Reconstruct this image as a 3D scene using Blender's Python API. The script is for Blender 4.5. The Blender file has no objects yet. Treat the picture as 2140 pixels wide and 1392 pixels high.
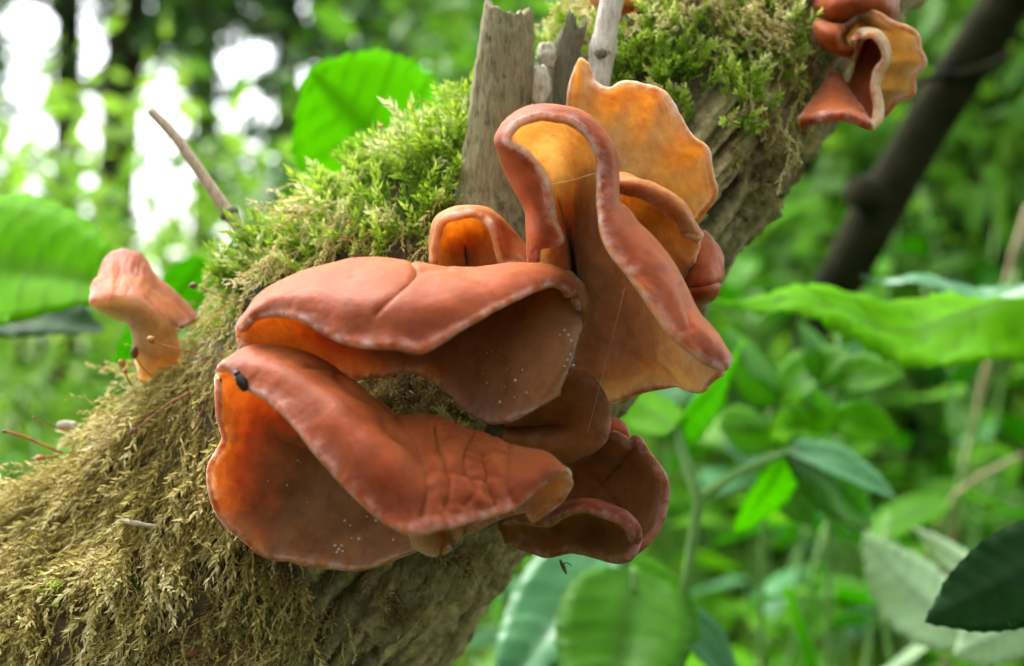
import bpy, bmesh, math, random
import numpy as np
from mathutils import Vector, Matrix
from mathutils.bvhtree import BVHTree

random.seed(7)
rng = np.random.default_rng(11)
SC = bpy.context.scene
COL = SC.collection

# ------------------------------------------------------------------ camera, sky, sun, exposure
D = 0.25            # metres from the lens to the plane of the mushrooms
WID = 0.1945        # metres of that plane that fit across the frame
H = 0.62            # camera height over the forest floor
cam_d = bpy.data.cameras.new('camera')
cam = bpy.data.objects.new('camera', cam_d)
COL.objects.link(cam)
cam.location = (0, 0, H)
cam.rotation_euler = (math.radians(90), 0, 0)
cam_d.sensor_width = 36
cam_d.lens = 36 * D / WID
cam_d.clip_start = 0.01
cam_d.clip_end = 400
cam_d.dof.use_dof = True
cam_d.dof.focus_distance = D - 0.005
cam_d.dof.aperture_fstop = 12.5
SC.camera = cam

SUN_EL, SUN_AZ = 60.0, -48.0      # degrees; azimuth measured from straight ahead, minus = left
world = bpy.data.worlds.new('World')
SC.world = world
world.use_nodes = True
wn = world.node_tree
bg = wn.nodes['Background']
sky = wn.nodes.new('ShaderNodeTexSky')
sky.sky_type = 'NISHITA'
sky.sun_disc = False
sky.sun_elevation = math.radians(SUN_EL)
sky.sun_rotation = math.radians(SUN_AZ)
sky.air_density = 1.0
sky.dust_density = 4.0
hs = wn.nodes.new('ShaderNodeHueSaturation')
hs.inputs['Saturation'].default_value = 0.25      # an overcast, milky sky
wn.links.new(sky.outputs[0], hs.inputs['Color'])
wn.links.new(hs.outputs[0], bg.inputs[0])
bg.inputs[1].default_value = 0.15

sun_d = bpy.data.lights.new('sun', 'SUN')
sun_d.energy = 0.5
sun_d.angle = math.radians(25)
sun_d.color = (1.0, 0.96, 0.88)
sun = bpy.data.objects.new('sun', sun_d)
COL.objects.link(sun)
az, el = math.radians(SUN_AZ), math.radians(SUN_EL)
to_sun = Vector((math.sin(az) * math.cos(el), math.cos(az) * math.cos(el), math.sin(el)))
sun.rotation_euler = to_sun.to_track_quat('Z', 'Y').to_euler()

SC.view_settings.view_transform = 'Standard'
SC.view_settings.look = 'None'
SC.view_settings.gamma = 1.0
SC.view_settings.exposure = 2.5
SC.render.engine = 'CYCLES'
cy = SC.cycles
cy.use_denoising = True
try:
    cy.denoiser = 'OPENIMAGEDENOISE'
except Exception:
    pass
cy.max_bounces = 10
cy.diffuse_bounces = 5
cy.transmission_bounces = 6
cy.transparent_max_bounces = 8
cy.caustics_reflective = False
cy.caustics_refractive = False
cy.sample_clamp_indirect = 6.0

# ------------------------------------------------------------------ helpers
SPP = WID / 2140.0

def P(px, py, d=0.0):
    """photo pixel + depth in mm behind the mushroom plane -> world point"""
    Y = D + d / 1000.0
    s = SPP * Y / D
    return np.array([(px - 1070) * s, Y, H - (py - 696) * s])

def PM(px, py, dist):
    """photo pixel + distance from the camera in metres"""
    return P(px, py, (dist - D) * 1000.0)

def PXM(pts):
    """world points -> photo pixels"""
    pts = np.asarray(pts)
    s = SPP * pts[..., 1] / D
    return 1070 + pts[..., 0] / s, 696 - (pts[..., 2] - H) / s

_perm = np.random.default_rng(3).permutation(256)
_perm = np.concatenate([_perm, _perm])
_g = np.random.default_rng(5).normal(size=(256, 3))
_g /= np.linalg.norm(_g, axis=1)[:, None]

def noise(p):
    p = np.asarray(p, float)
    i = np.floor(p).astype(int)
    f = p - i
    u = f * f * f * (f * (f * 6 - 15) + 10)
    i &= 255
    r = 0
    for dx in (0, 1):
        for dy in (0, 1):
            for dz in (0, 1):
                h = _perm[(_perm[(_perm[(i[..., 0] + dx) & 255] + i[..., 1] + dy) & 255] + i[..., 2] + dz) & 255]
                g = _g[h]
                w = (u[..., 0] if dx else 1 - u[..., 0]) * (u[..., 1] if dy else 1 - u[..., 1]) * (u[..., 2] if dz else 1 - u[..., 2])
                r = r + w * (g[..., 0] * (f[..., 0] - dx) + g[..., 1] * (f[..., 1] - dy) + g[..., 2] * (f[..., 2] - dz))
    return r * 1.5

def fbm(p, o=4):
    a, r, p = 1.0, 0.0, np.asarray(p, float)
    for k in range(o):
        r = r + a * noise(p + 17.3 * k)
        p = p * 2.03
        a *= 0.5
    return r

def ridged(p, o=3):
    a, r, p = 1.0, 0.0, np.asarray(p, float)
    for k in range(o):
        r = r + a * (1 - 2 * np.abs(noise(p + 11.1 * k)))
        p = p * 2.1
        a *= 0.5
    return r

def smooth(a, b, x):
    t = np.clip((x - a) / (b - a), 0, 1)
    return t * t * (3 - 2 * t)

def tag(o, label=None, cat=None, group=None, kind=None):
    if label: o['label'] = label
    if cat: o['category'] = cat
    if group: o['group'] = group
    if kind: o['kind'] = kind
    return o

def empty(name, loc):
    o = bpy.data.objects.new(name, None)
    o.empty_display_size = 0.01
    COL.objects.link(o)
    o.location = loc
    return o

def link(name, me, mat, parent=None):
    o = bpy.data.objects.new(name, me)
    COL.objects.link(o)
    if mat is not None and len(me.materials) == 0:
        me.materials.append(mat)
    if parent is not None:
        o.parent = parent
        o.matrix_parent_inverse = Matrix.Translation(parent.location).inverted() if parent.type == 'EMPTY' and parent.parent is None else Matrix.Identity(4)
    return o

def mesh_arrays(name, V, F, attrs=None, smooth_shade=True):
    """V (n,3); F list of face arrays (k,3) or (k,4); attrs {name:(n,)} point floats"""
    me = bpy.data.meshes.new(name)
    V = np.asarray(V, np.float32)
    Fs = [np.asarray(f, np.int32) for f in F if len(f)]
    nl = sum(f.size for f in Fs)
    npoly = sum(len(f) for f in Fs)
    me.vertices.add(len(V))
    me.vertices.foreach_set('co', V.ravel())
    me.loops.add(nl)
    me.loops.foreach_set('vertex_index', np.concatenate([f.ravel() for f in Fs]))
    tot = np.concatenate([np.full(len(f), f.shape[1], np.int32) for f in Fs])
    start = np.concatenate([[0], np.cumsum(tot)[:-1]]).astype(np.int32)
    me.polygons.add(npoly)
    me.polygons.foreach_set('loop_start', start)
    me.polygons.foreach_set('use_smooth', np.full(npoly, smooth_shade))
    me.update(calc_edges=True)
    for k, a in (attrs or {}).items():
        at = me.attributes.new(k, 'FLOAT', 'POINT')
        at.data.foreach_set('value', np.asarray(a, np.float32))
    return me

def spline_resample(G, knots, n):
    """non-uniform cubic Hermite along axis 0 of G at n equally spaced parameters"""
    k = np.asarray(knots)
    m = np.zeros_like(G)
    dk = np.diff(k)
    sl = (G[1:] - G[:-1]) / dk.reshape(-1, *([1] * (G.ndim - 1)))
    m[0], m[-1] = sl[0], sl[-1]
    for i in range(1, len(k) - 1):
        m[i] = (sl[i - 1] * dk[i] + sl[i] * dk[i - 1]) / (dk[i] + dk[i - 1])
    t = np.linspace(k[0], k[-1], n)
    j = np.clip(np.searchsorted(k, t, side='right') - 1, 0, len(k) - 2)
    h = dk[j]
    x = ((t - k[j]) / h)
    sh = (-1,) + (1,) * (G.ndim - 1)
    x, h = x.reshape(sh), h.reshape(sh)
    return ((2 * x**3 - 3 * x**2 + 1) * G[j] + (x**3 - 2 * x**2 + x) * h * m[j]
            + (-2 * x**3 + 3 * x**2) * G[j + 1] + (x**3 - x**2) * h * m[j + 1])

def patch(G, nu, nv):
    G = np.asarray(G, float)
    du = np.linalg.norm(np.diff(G, axis=0), axis=2).mean(axis=1) + 1e-6
    dv = np.linalg.norm(np.diff(G, axis=1), axis=2).mean(axis=0) + 1e-6
    ku = np.concatenate([[0], np.cumsum(np.sqrt(du))])
    kv = np.concatenate([[0], np.cumsum(np.sqrt(dv))])
    S = spline_resample(G, ku, nu)
    return spline_resample(S.transpose(1, 0, 2), kv, nv).transpose(1, 0, 2)

def grid_normals(S):
    du = np.gradient(S, axis=0)
    dv = np.gradient(S, axis=1)
    n = np.cross(du, dv)
    l = np.linalg.norm(n, axis=2, keepdims=True)
    n = n / np.maximum(l, 1e-12)
    # even out at pinched ends
    for _ in range(3):
        q = n.copy()
        q[1:] += n[:-1]; q[:-1] += n[1:]; q[:, 1:] += n[:, :-1]; q[:, :-1] += n[:, 1:]
        n = q / np.maximum(np.linalg.norm(q, axis=2, keepdims=True), 1e-9)
    return n

def shell_arrays(G, nu=110, nv=70, t=1.5, wr=0.25, wf=140, fine=0.05, seed=0, open_sides='LTRB', folds=None, rim_t=1.0, side_v=None, thick=()):
    """a gelatinous sheet: control grid -> two skins joined by a rounded rim.
    open_sides: sides that are free rims (L u=0, R u=1, T v=0, B v=1)."""
    S = patch(G, nu, nv)
    N = grid_normals(S)
    # arc distance to the free rims
    au = np.concatenate([np.zeros((1, nv)), np.cumsum(np.linalg.norm(np.diff(S, axis=0), axis=2), axis=0)])
    av = np.concatenate([np.zeros((nu, 1)), np.cumsum(np.linalg.norm(np.diff(S, axis=1), axis=2), axis=1)], axis=1)
    dist = np.full((nu, nv), 1.0)
    if 'L' in open_sides: dist = np.minimum(dist, au)
    if 'R' in open_sides: dist = np.minimum(dist, au[-1:] - au)
    if 'T' in open_sides: dist = np.minimum(dist, av)
    if 'B' in open_sides: dist = np.minimum(dist, av[:, -1:] - av)
    q = S * wf + seed * 7.7
    disp = wr * 0.001 * fbm(q, 2) + fine * 0.001 * fbm(S * 900 + seed, 2)
    # slightly crinkled rim
    edge = np.exp(-dist / 0.0022)
    disp = disp + edge * 0.00022 * noise(S * 420 + seed * 3.1)
    if folds is not None:
        disp = disp + folds(S, nu, nv) * 0.001
    S = S + N * disp[..., None]
    N = grid_normals(S)
    th = t * 0.001 * (1 + 0.18 * noise(S * 90 + 5 + seed)) * (0.92 + (rim_t - 0.92) * np.exp(-dist / 0.0016))
    # flesh thickens near the attachment, shaped to darken the hollows as shade does
    xx, yy = PXM(S)
    for x_, y_, r_, a_ in thick:
        th = th + t * 0.001 * a_ * np.exp(-(((xx - x_) ** 2 + (yy - y_) ** 2) / r_ ** 2)) * smooth(0.001, 0.008, dist)
    A = S + N * th[..., None] / 2
    B = S - N * th[..., None] / 2
    n = nu * nv
    idx = np.arange(n).reshape(nu, nv)
    q = np.stack([idx[:-1, :-1], idx[1:, :-1], idx[1:, 1:], idx[:-1, 1:]], -1).reshape(-1, 4)
    loop = np.concatenate([idx[:, 0], idx[-1, 1:], idx[-2::-1, -1], idx[0, -2:0:-1]])
    # outward direction in the sheet along the rim
    lu = loop // nv; lv = loop % nv
    inner = S[np.clip(lu, 1, nu - 2), np.clip(lv, 1, nv - 2)]
    out = S[lu, lv] - inner
    out /= np.maximum(np.linalg.norm(out, axis=1, keepdims=True), 1e-9)
    out = out - (out * N[lu, lv]).sum(1, keepdims=True) * N[lu, lv]
    out /= np.maximum(np.linalg.norm(out, axis=1, keepdims=True), 1e-9)
    hh = th[lu, lv][:, None] / 2
    r1 = S[lu, lv] + N[lu, lv] * hh * 0.7 + out * hh * 0.7
    r2 = S[lu, lv] + out * hh
    r3 = S[lu, lv] - N[lu, lv] * hh * 0.7 + out * hh * 0.7
    L = len(loop)
    V = np.concatenate([A.reshape(-1, 3), B.reshape(-1, 3), r1, r2, r3])
    k = np.arange(L); k2 = (k + 1) % L
    b0 = 2 * n
    rings = [loop, b0 + k, b0 + L + k, b0 + 2 * L + k, loop + n]
    F = [q, q[:, ::-1] + n]
    for a, b in zip(rings[:-1], rings[1:]):
        F.append(np.stack([a[k2], a, b, b[k2]], -1))
    d = dist.ravel()
    rimd = np.concatenate([d, d, d[loop], d[loop], d[loop]])
    side = np.concatenate([np.zeros(n), np.ones(n), np.full(3 * L, 0.5)])
    if side_v is not None:
        sv = np.broadcast_to(side_v(np.linspace(0, 1, nv))[None, :], (nu, nv)).ravel()
        side = np.concatenate([sv, sv, sv[loop], sv[loop], sv[loop]])
    return V, F, {'rimd': rimd, 'side': side}

def join_arrays(parts):
    V, F, at, off = [], [], {}, 0
    for v, f, a in parts:
        V.append(v)
        F += [x + off for x in f]
        for k, x in a.items():
            at.setdefault(k, []).append(x)
        off += len(v)
    return np.concatenate(V), F, {k: np.concatenate(x) for k, x in at.items()}

def fix_normals(me):
    bm = bmesh.new(); bm.from_mesh(me)
    bmesh.ops.recalc_face_normals(bm, faces=bm.faces)
    bm.to_mesh(me); bm.free()

def tube_arrays(pts, rad, sides=8, cap=True, rough=0.0, seed=0):
    """swept tube through pts (n,3) with radii (n,)"""
    pts = np.asarray(pts, float); n = len(pts)
    rad = np.broadcast_to(np.asarray(rad, float), (n,))
    T = np.gradient(pts, axis=0)
    T /= np.maximum(np.linalg.norm(T, axis=1, keepdims=True), 1e-12)
    ref = np.array([0.31, -0.9, 0.27])
    e1 = ref - (T @ ref)[:, None] * T
    e1 /= np.maximum(np.linalg.norm(e1, axis=1, keepdims=True), 1e-9)
    e2 = np.cross(T, e1)
    a = np.arange(sides) * 2 * math.pi / sides
    ring = np.cos(a)[None, :, None] * e1[:, None] + np.sin(a)[None, :, None] * e2[:, None]
    rr = rad[:, None] * np.ones(sides)
    if rough:
        q = pts[:, None] / max(rad.max(), 1e-6) * 0.6 + ring * 1.3 + seed
        rr = rr * (1 + rough * fbm(q, 3))
    V = pts[:, None] + ring * rr[..., None]
    V = V.reshape(-1, 3)
    idx = np.arange(n * sides).reshape(n, sides)
    F = [np.stack([idx[:-1], np.roll(idx, -1, 1)[:-1], np.roll(idx, -1, 1)[1:], idx[1:]], -1).reshape(-1, 4)]
    if cap:
        V = np.concatenate([V, pts[:1], pts[-1:]])
        c0, c1 = n * sides, n * sides + 1
        F.append(np.stack([np.roll(idx[0], -1), idx[0], np.full(sides, c0)], -1))
        F.append(np.stack([idx[-1], np.roll(idx[-1], -1), np.full(sides, c1)], -1))
    return V, F

def curve_pts(ctrl, n):
    ctrl = np.asarray(ctrl, float)
    k = np.concatenate([[0], np.cumsum(np.linalg.norm(np.diff(ctrl, axis=0), axis=1) + 1e-9)])
    return spline_resample(ctrl, k, n)

# ------------------------------------------------------------------ materials
def mat(name):
    m = bpy.data.materials.new(name)
    m.use_nodes = True
    nt = m.node_tree
    b = nt.nodes['Principled BSDF']
    return m, nt, b

def N_(nt, t, **kw):
    n = nt.nodes.new(t)
    for k, v in kw.items():
        setattr(n, k, v)
    return n

def ramp(nt, stops):
    r = nt.nodes.new('ShaderNodeValToRGB')
    el = r.color_ramp.elements
    while len(el) < len(stops): el.new(0.5)
    for e, (p, c) in zip(el, stops):
        e.position = p
        e.color = (*c, 1) if len(c) == 3 else c
    return r

def noise_node(nt, scale, detail=4, rough=0.55, coord=None, dist=0.0):
    n = nt.nodes.new('ShaderNodeTexNoise')
    n.inputs['Scale'].default_value = scale
    n.inputs['Detail'].default_value = detail
    n.inputs['Roughness'].default_value = rough
    n.inputs['Distortion'].default_value = dist
    if coord is not None:
        nt.links.new(coord, n.inputs['Vector'])
    return n

def mixc(nt, fac, a, b, mode='MIX'):
    m = nt.nodes.new('ShaderNodeMix')
    m.data_type = 'RGBA'
    m.blend_type = mode
    for s, v in ((m.inputs[0], fac), (m.inputs[6], a), (m.inputs[7], b)):
        if hasattr(v, 'links') or hasattr(v, 'is_output'):
            nt.links.new(v, s)
        else:
            s.default_value = v if isinstance(v, (int, float)) else (*v, 1)
    return m.outputs[2]

def math_(nt, op, a, b=None, c=None, clamp=False):
    m = nt.nodes.new('ShaderNodeMath')
    m.operation = op
    m.use_clamp = clamp
    for i, v in enumerate((a, b, c)):
        if v is None: continue
        if hasattr(v, 'is_output'):
            nt.links.new(v, m.inputs[i])
        else:
            m.inputs[i].default_value = v
    return m.outputs[0]

def jelly(name, outer=(0.33, 0.080, 0.026), inner=(0.38, 0.18, 0.085), scale=0.0024, frost=0.6, thin=4.0):
    m, nt, b = mat(name)
    geo = N_(nt, 'ShaderNodeTexCoord')
    co = geo.outputs['Object']
    side = N_(nt, 'ShaderNodeAttribute', attribute_name='side')
    rimd = N_(nt, 'ShaderNodeAttribute', attribute_name='rimd')
    n1 = noise_node(nt, 55, 4, 0.6, co, 0.6)
    n2 = noise_node(nt, 900, 3, 0.6, co)
    n4 = noise_node(nt, 240, 5, 0.7, co, 0.3)
    mt = N_(nt, 'ShaderNodeMapRange')
    nt.links.new(n4.outputs[0], mt.inputs[0])
    mt.inputs[1].default_value = 0.3; mt.inputs[2].default_value = 0.7
    mt.inputs[3].default_value = 0.72; mt.inputs[4].default_value = 1.22
    oc = mixc(nt, n1.outputs[0], tuple(c * 0.72 for c in outer), tuple(min(1, c * 1.25) for c in outer))
    ic = mixc(nt, n1.outputs[0], tuple(c * 0.8 for c in inner), tuple(min(1, c * 1.2) for c in inner))
    base = mixc(nt, side.outputs['Fac'], oc, ic)
    vm = N_(nt, 'ShaderNodeVectorMath', operation='SCALE')
    nt.links.new(base, vm.inputs[0]); nt.links.new(mt.outputs[0], vm.inputs['Scale'])
    base = vm.outputs[0]
    # pale velvet hairs along the rim, broken up; lilac tint paints a cool sheen
    e = math_(nt, 'MULTIPLY', rimd.outputs['Fac'], -900.0)
    e = math_(nt, 'EXPONENT', e)
    n3 = noise_node(nt, 420, 4, 0.7, co)
    r3 = ramp(nt, [(0.42, (0, 0, 0)), (0.68, (1, 1, 1))])
    nt.links.new(n3.outputs[0], r3.inputs[0])
    fz = math_(nt, 'MULTIPLY', e, r3.outputs[0])
    fz = math_(nt, 'MULTIPLY', fz, frost)
    base = mixc(nt, fz, base, (0.60, 0.46, 0.47))
    # tiny pale grains of the velvet all over
    r2 = ramp(nt, [(0.60, (0, 0, 0)), (0.78, (1, 1, 1))])
    nt.links.new(n2.outputs[0], r2.inputs[0])
    g = math_(nt, 'MULTIPLY', r2.outputs[0], 0.09)
    base = mixc(nt, g, base, (0.72, 0.48, 0.36))
    nt.links.new(base, b.inputs['Base Color'])
    b.subsurface_method = 'RANDOM_WALK'
    b.inputs['Subsurface Weight'].default_value = 1.0
    b.inputs['Subsurface Radius'].default_value = (1.0, 0.80, 0.62)
    # the velvety outer skin is denser than the clear jelly of the inner face
    sr = N_(nt, 'ShaderNodeMapRange')
    nt.links.new(side.outputs['Fac'], sr.inputs[0])
    sr.inputs[3].default_value = scale; sr.inputs[4].default_value = scale * thin
    nt.links.new(sr.outputs[0], b.inputs['Subsurface Scale'])
    b.inputs['Subsurface Anisotropy'].default_value = 0.7
    rr = N_(nt, 'ShaderNodeMapRange')
    nt.links.new(n1.outputs[0], rr.inputs[0])
    rr.inputs[3].default_value = 0.38; rr.inputs[4].default_value = 0.60
    nt.links.new(rr.outputs[0], b.inputs['Roughness'])
    b.inputs['Specular IOR Level'].default_value = 0.17
    b.inputs['IOR'].default_value = 1.38
    b.inputs['Sheen Weight'].default_value = 0.0
    b.inputs['Sheen Roughness'].default_value = 0.35
    b.inputs['Sheen Tint'].default_value = (1, 0.85, 0.8, 1)
    bp = N_(nt, 'ShaderNodeBump')
    bp.inputs['Strength'].default_value = 0.3
    bp.inputs['Distance'].default_value = 0.0004
    h = math_(nt, 'ADD', math_(nt, 'MULTIPLY', n2.outputs[0], 0.5), math_(nt, 'ADD', n3.outputs[0], n4.outputs[0]))
    nt.links.new(h, bp.inputs['Height'])
    nt.links.new(bp.outputs[0], b.inputs['Normal'])
    return m

M_jelly = jelly('jelly_ear_flesh')
M_jelly_lit = jelly('jelly_ear_lit_amber', (0.42, 0.15, 0.045), (0.60, 0.32, 0.145), 0.0038, 0.6, 2.2)  # lit copy: light shining through thin flesh put into a lighter amber
M_jelly_tall = jelly('jelly_ear_tall', (0.33, 0.080, 0.026), (0.53, 0.30, 0.165), 0.0026, 0.6, 4.5)  # inner face coloured lighter for light coming through from behind
M_jelly_dark = jelly('jelly_ear_dark', (0.20, 0.045, 0.02), (0.34, 0.15, 0.055), 0.002, 0.4, 1.8)
# ------------------------------------------------------------------ the leaning dead branch
AX = [(-560, 2560, 0, 520), (-165, 1985, 22, 462), (212, 1520, 38, 432), (552, 1165, 48, 382), (850, 790, 47, 352),
      (1160, 493, 50, 288), (1424, 205, 60, 232), (1618, -35, 72, 206), (1870, -345, 100, 190), (2200, -700, 140, 195)]
AX = [(a, b, d + 6, r) for a, b, d, r in AX]
AXP = np.array([P(a, b, d) for a, b, d, r in AX])
AXR = np.array([r * SPP * (D + d / 1000) / D for a, b, d, r in AX])
_k = np.concatenate([[0], np.cumsum(np.linalg.norm(np.diff(AXP, axis=0), axis=1))])
LOG_LEN = _k[-1]

def log_frame(s):
    """s array (metres along the axis) -> centre, radius, e1 (to camera), e2 (to the upper left side), tangent"""
    s = np.asarray(s, float)
    tab = np.linspace(0, LOG_LEN, 400)
    C = spline_resample(AXP, _k, 400)
    R = spline_resample(AXR[:, None], _k, 400)[:, 0]
    T = np.gradient(C, axis=0); T /= np.linalg.norm(T, axis=1, keepdims=True)
    c = np.stack([np.interp(s, tab, C[:, i]) for i in range(3)], -1)
    t = np.stack([np.interp(s, tab, T[:, i]) for i in range(3)], -1)
    r = np.interp(s, tab, R)
    e1 = np.zeros_like(t); e1[..., 1] = -1
    e1 = e1 - (e1 * t).sum(-1, keepdims=True) * t
    e1 /= np.linalg.norm(e1, axis=-1, keepdims=True)
    e2 = np.cross(t, e1)
    # make sure e2 points to the upper left
    sg = np.sign((e2 * np.array([-0.7, 0, 0.7])).sum(-1, keepdims=True))
    return c, r, e1, e2 * sg, t

def log_disp(s, th, q):
    """surface relief in metres: furrowed bark below, soft cushion under the moss above"""
    bark = smooth(math.radians(-6), math.radians(-24), th + 0.25 * noise(q * 40))
    u = np.stack([s * 9, th * 8.5, 0 * s + 2.0], -1)
    u = u + 0.22 * np.stack([noise(q * 60), noise(q * 60 + 9), 0 * s], -1)
    rd = ridged(u, 3)
    furrow = 0.0048 * np.clip(rd, -1.2, 1.4)
    rag = 0.0007 * fbm(q * 420, 3) + 0.0006 * fbm(q * 150, 2)
    cush = 0.0024 * fbm(q * 55, 3) + 0.0006 * fbm(q * 400, 2)
    return bark * (furrow + rag) + (1 - bark) * cush + 0.0022 * fbm(q * 22, 2), bark

def log_surface(s, th):
    c, r, e1, e2, t = log_frame(s)
    n = np.cos(th)[..., None] * e1 + np.sin(th)[..., None] * e2
    q = c + n * r[..., None]
    d, bark = log_disp(s, th, q)
    return q + n * d[..., None], n, t, bark

def build_log():
    ns, nt_ = 620, 300
    s = np.linspace(0, LOG_LEN, ns)
    a = np.linspace(-math.pi, math.pi, nt_, endpoint=False)
    # more columns on the seen half
    a = a + 0.55 * np.sin(a) * -1 * 0.6
    Sg, Ag = np.meshgrid(s, a, indexing='ij')
    pos, n, t, bark = log_surface(Sg, Ag)
    V = pos.reshape(-1, 3)
    idx = np.arange(ns * nt_).reshape(ns, nt_)
    r = np.roll(idx, -1, 1)
    F = [np.stack([idx[:-1], r[:-1], r[1:], idx[1:]], -1).reshape(-1, 4)]
    V = np.concatenate([V, AXP[:1], AXP[-1:]])
    c0 = ns * nt_
    F.append(np.stack([r[0], idx[0], np.full(nt_, c0)], -1))
    F.append(np.stack([idx[-1], r[-1], np.full(nt_, c0 + 1)], -1))
    u = np.stack([Sg * 9, Ag * 8.5, 0 * Sg + 2.0], -1) + 0.22 * np.stack([noise(pos * 60), noise(pos * 60 + 9), 0 * Sg], -1)
    rd = ridged(u, 3)
    me = mesh_arrays('bark', V, F, {'bark': np.append(bark.ravel(), [1, 1]), 'ridge': np.append(rd.ravel(), [0, 0])})
    fix_normals(me)
    return me

def bark_material():
    m, nt, b = mat('bark')
    co = N_(nt, 'ShaderNodeTexCoord').outputs['Object']
    bk = N_(nt, 'ShaderNodeAttribute', attribute_name='bark').outputs['Fac']
    rd = N_(nt, 'ShaderNodeAttribute', attribute_name='ridge').outputs['Fac']
    n1 = noise_node(nt, 160, 6, 0.65, co, 0.4)
    n2 = noise_node(nt, 700, 5, 0.7, co)
    n3 = noise_node(nt, 60, 3, 0.6, co)
    r1 = ramp(nt, [(0.34, (0.008, 0.005, 0.003)), (0.48, (0.15, 0.105, 0.04)), (0.70, (0.62, 0.50, 0.23))])
    nt.links.new(math_(nt, 'ADD', math_(nt, 'MULTIPLY', rd, 0.30), math_(nt, 'MULTIPLY', n1.outputs[0], 0.62)), r1.inputs[0])
    r3 = ramp(nt, [(0.42, (0, 0, 0)), (0.62, (1, 1, 1))])
    nt.links.new(n3.outputs[0], r3.inputs[0])
    green = mixc(nt, math_(nt, 'MULTIPLY', r3.outputs[0], 0.40), r1.outputs[0], (0.10, 0.13, 0.03))
    r2 = ramp(nt, [(0.35, (0.35, 0.35, 0.35)), (0.65, (1, 1, 1))])
    nt.links.new(n2.outputs[0], r2.inputs[0])
    bark = mixc(nt, 0.8, green, r2.outputs[0], 'MULTIPLY')
    soil = ramp(nt, [(0.3, (0.025, 0.018, 0.010)), (0.55, (0.11, 0.075, 0.030)), (0.8, (0.22, 0.16, 0.06))])
    nt.links.new(n2.outputs[0], soil.inputs[0])
    c = mixc(nt, bk, soil.outputs[0], bark)
    nt.links.new(c, b.inputs['Base Color'])
    b.inputs['Roughness'].default_value = 0.85
    bp = N_(nt, 'ShaderNodeBump')
    bp.inputs['Strength'].default_value = 0.8
    bp.inputs['Distance'].default_value = 0.0008
    nt.links.new(math_(nt, 'ADD', n2.outputs[0], n1.outputs[0]), bp.inputs['Height'])
    nt.links.new(bp.outputs[0], b.inputs['Normal'])
    return m

M_bark = bark_material()
branch = empty('dead_branch', tuple(AXP[0]))
tag(branch, 'thick leaning dead branch covered in moss and jelly fungus', 'branch')
bark_o = link('bark', build_log(), M_bark, branch)

def wood_material(name, light=(0.30, 0.235, 0.115), dark=(0.04, 0.032, 0.018), green=0.4, speck=0.85):
    m, nt, b = mat(name)
    co = N_(nt, 'ShaderNodeTexCoord').outputs['Object']
    mp = N_(nt, 'ShaderNodeMapping')
    mp.inputs['Scale'].default_value = (1, 1, 0.22)
    nt.links.new(co, mp.inputs[0])
    n1 = noise_node(nt, 1500, 4, 0.7, mp.outputs[0])
    n2 = noise_node(nt, 130, 4, 0.6, co)
    n3 = noise_node(nt, 1150, 3, 0.6, mp.outputs[0])
    r1 = ramp(nt, [(0.3, tuple(c * 0.55 for c in light)), (0.6, light), (0.8, tuple(min(1, c * 1.25) for c in light))])
    nt.links.new(n1.outputs[0], r1.inputs[0])
    r2 = ramp(nt, [(0.40, (0, 0, 0)), (0.65, (1, 1, 1))])
    nt.links.new(n2.outputs[0], r2.inputs[0])
    c = mixc(nt, math_(nt, 'MULTIPLY', r2.outputs[0], green), r1.outputs[0], (0.13, 0.16, 0.05))
    r3 = ramp(nt, [(0.52, (0, 0, 0)), (0.58, (1, 1, 1))])
    nt.links.new(n3.outputs[0], r3.inputs[0])
    c = mixc(nt, math_(nt, 'MULTIPLY', math_(nt, 'MULTIPLY', r3.outputs[0], r2.outputs[0]), speck), c, dark)
    nt.links.new(c, b.inputs['Base Color'])
    b.inputs['Roughness'].default_value = 0.75
    bp = N_(nt, 'ShaderNodeBump')
    bp.inputs['Strength'].default_value = 0.5
    bp.inputs['Distance'].default_value = 0.0004
    nt.links.new(n1.outputs[0], bp.inputs['Height'])
    nt.links.new(bp.outputs[0], b.inputs['Normal'])
    return m

M_stub = wood_material('weathered_wood')
M_splint = wood_material('dark_splintered_wood', (0.17, 0.14, 0.085), (0.03, 0.025, 0.015), 0.5, 0.8)
M_pith = wood_material('pale_pith', (0.62, 0.56, 0.42), (0.3, 0.24, 0.16), 0.05, 0.2)
M_twig_tan = wood_material('tan_twig', (0.60, 0.44, 0.32), (0.2, 0.12, 0.08), 0.02, 0.3)
M_twig = wood_material('bleached_twig', (0.74, 0.65, 0.56), (0.16, 0.11, 0.08), 0.05, 0.35)

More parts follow.
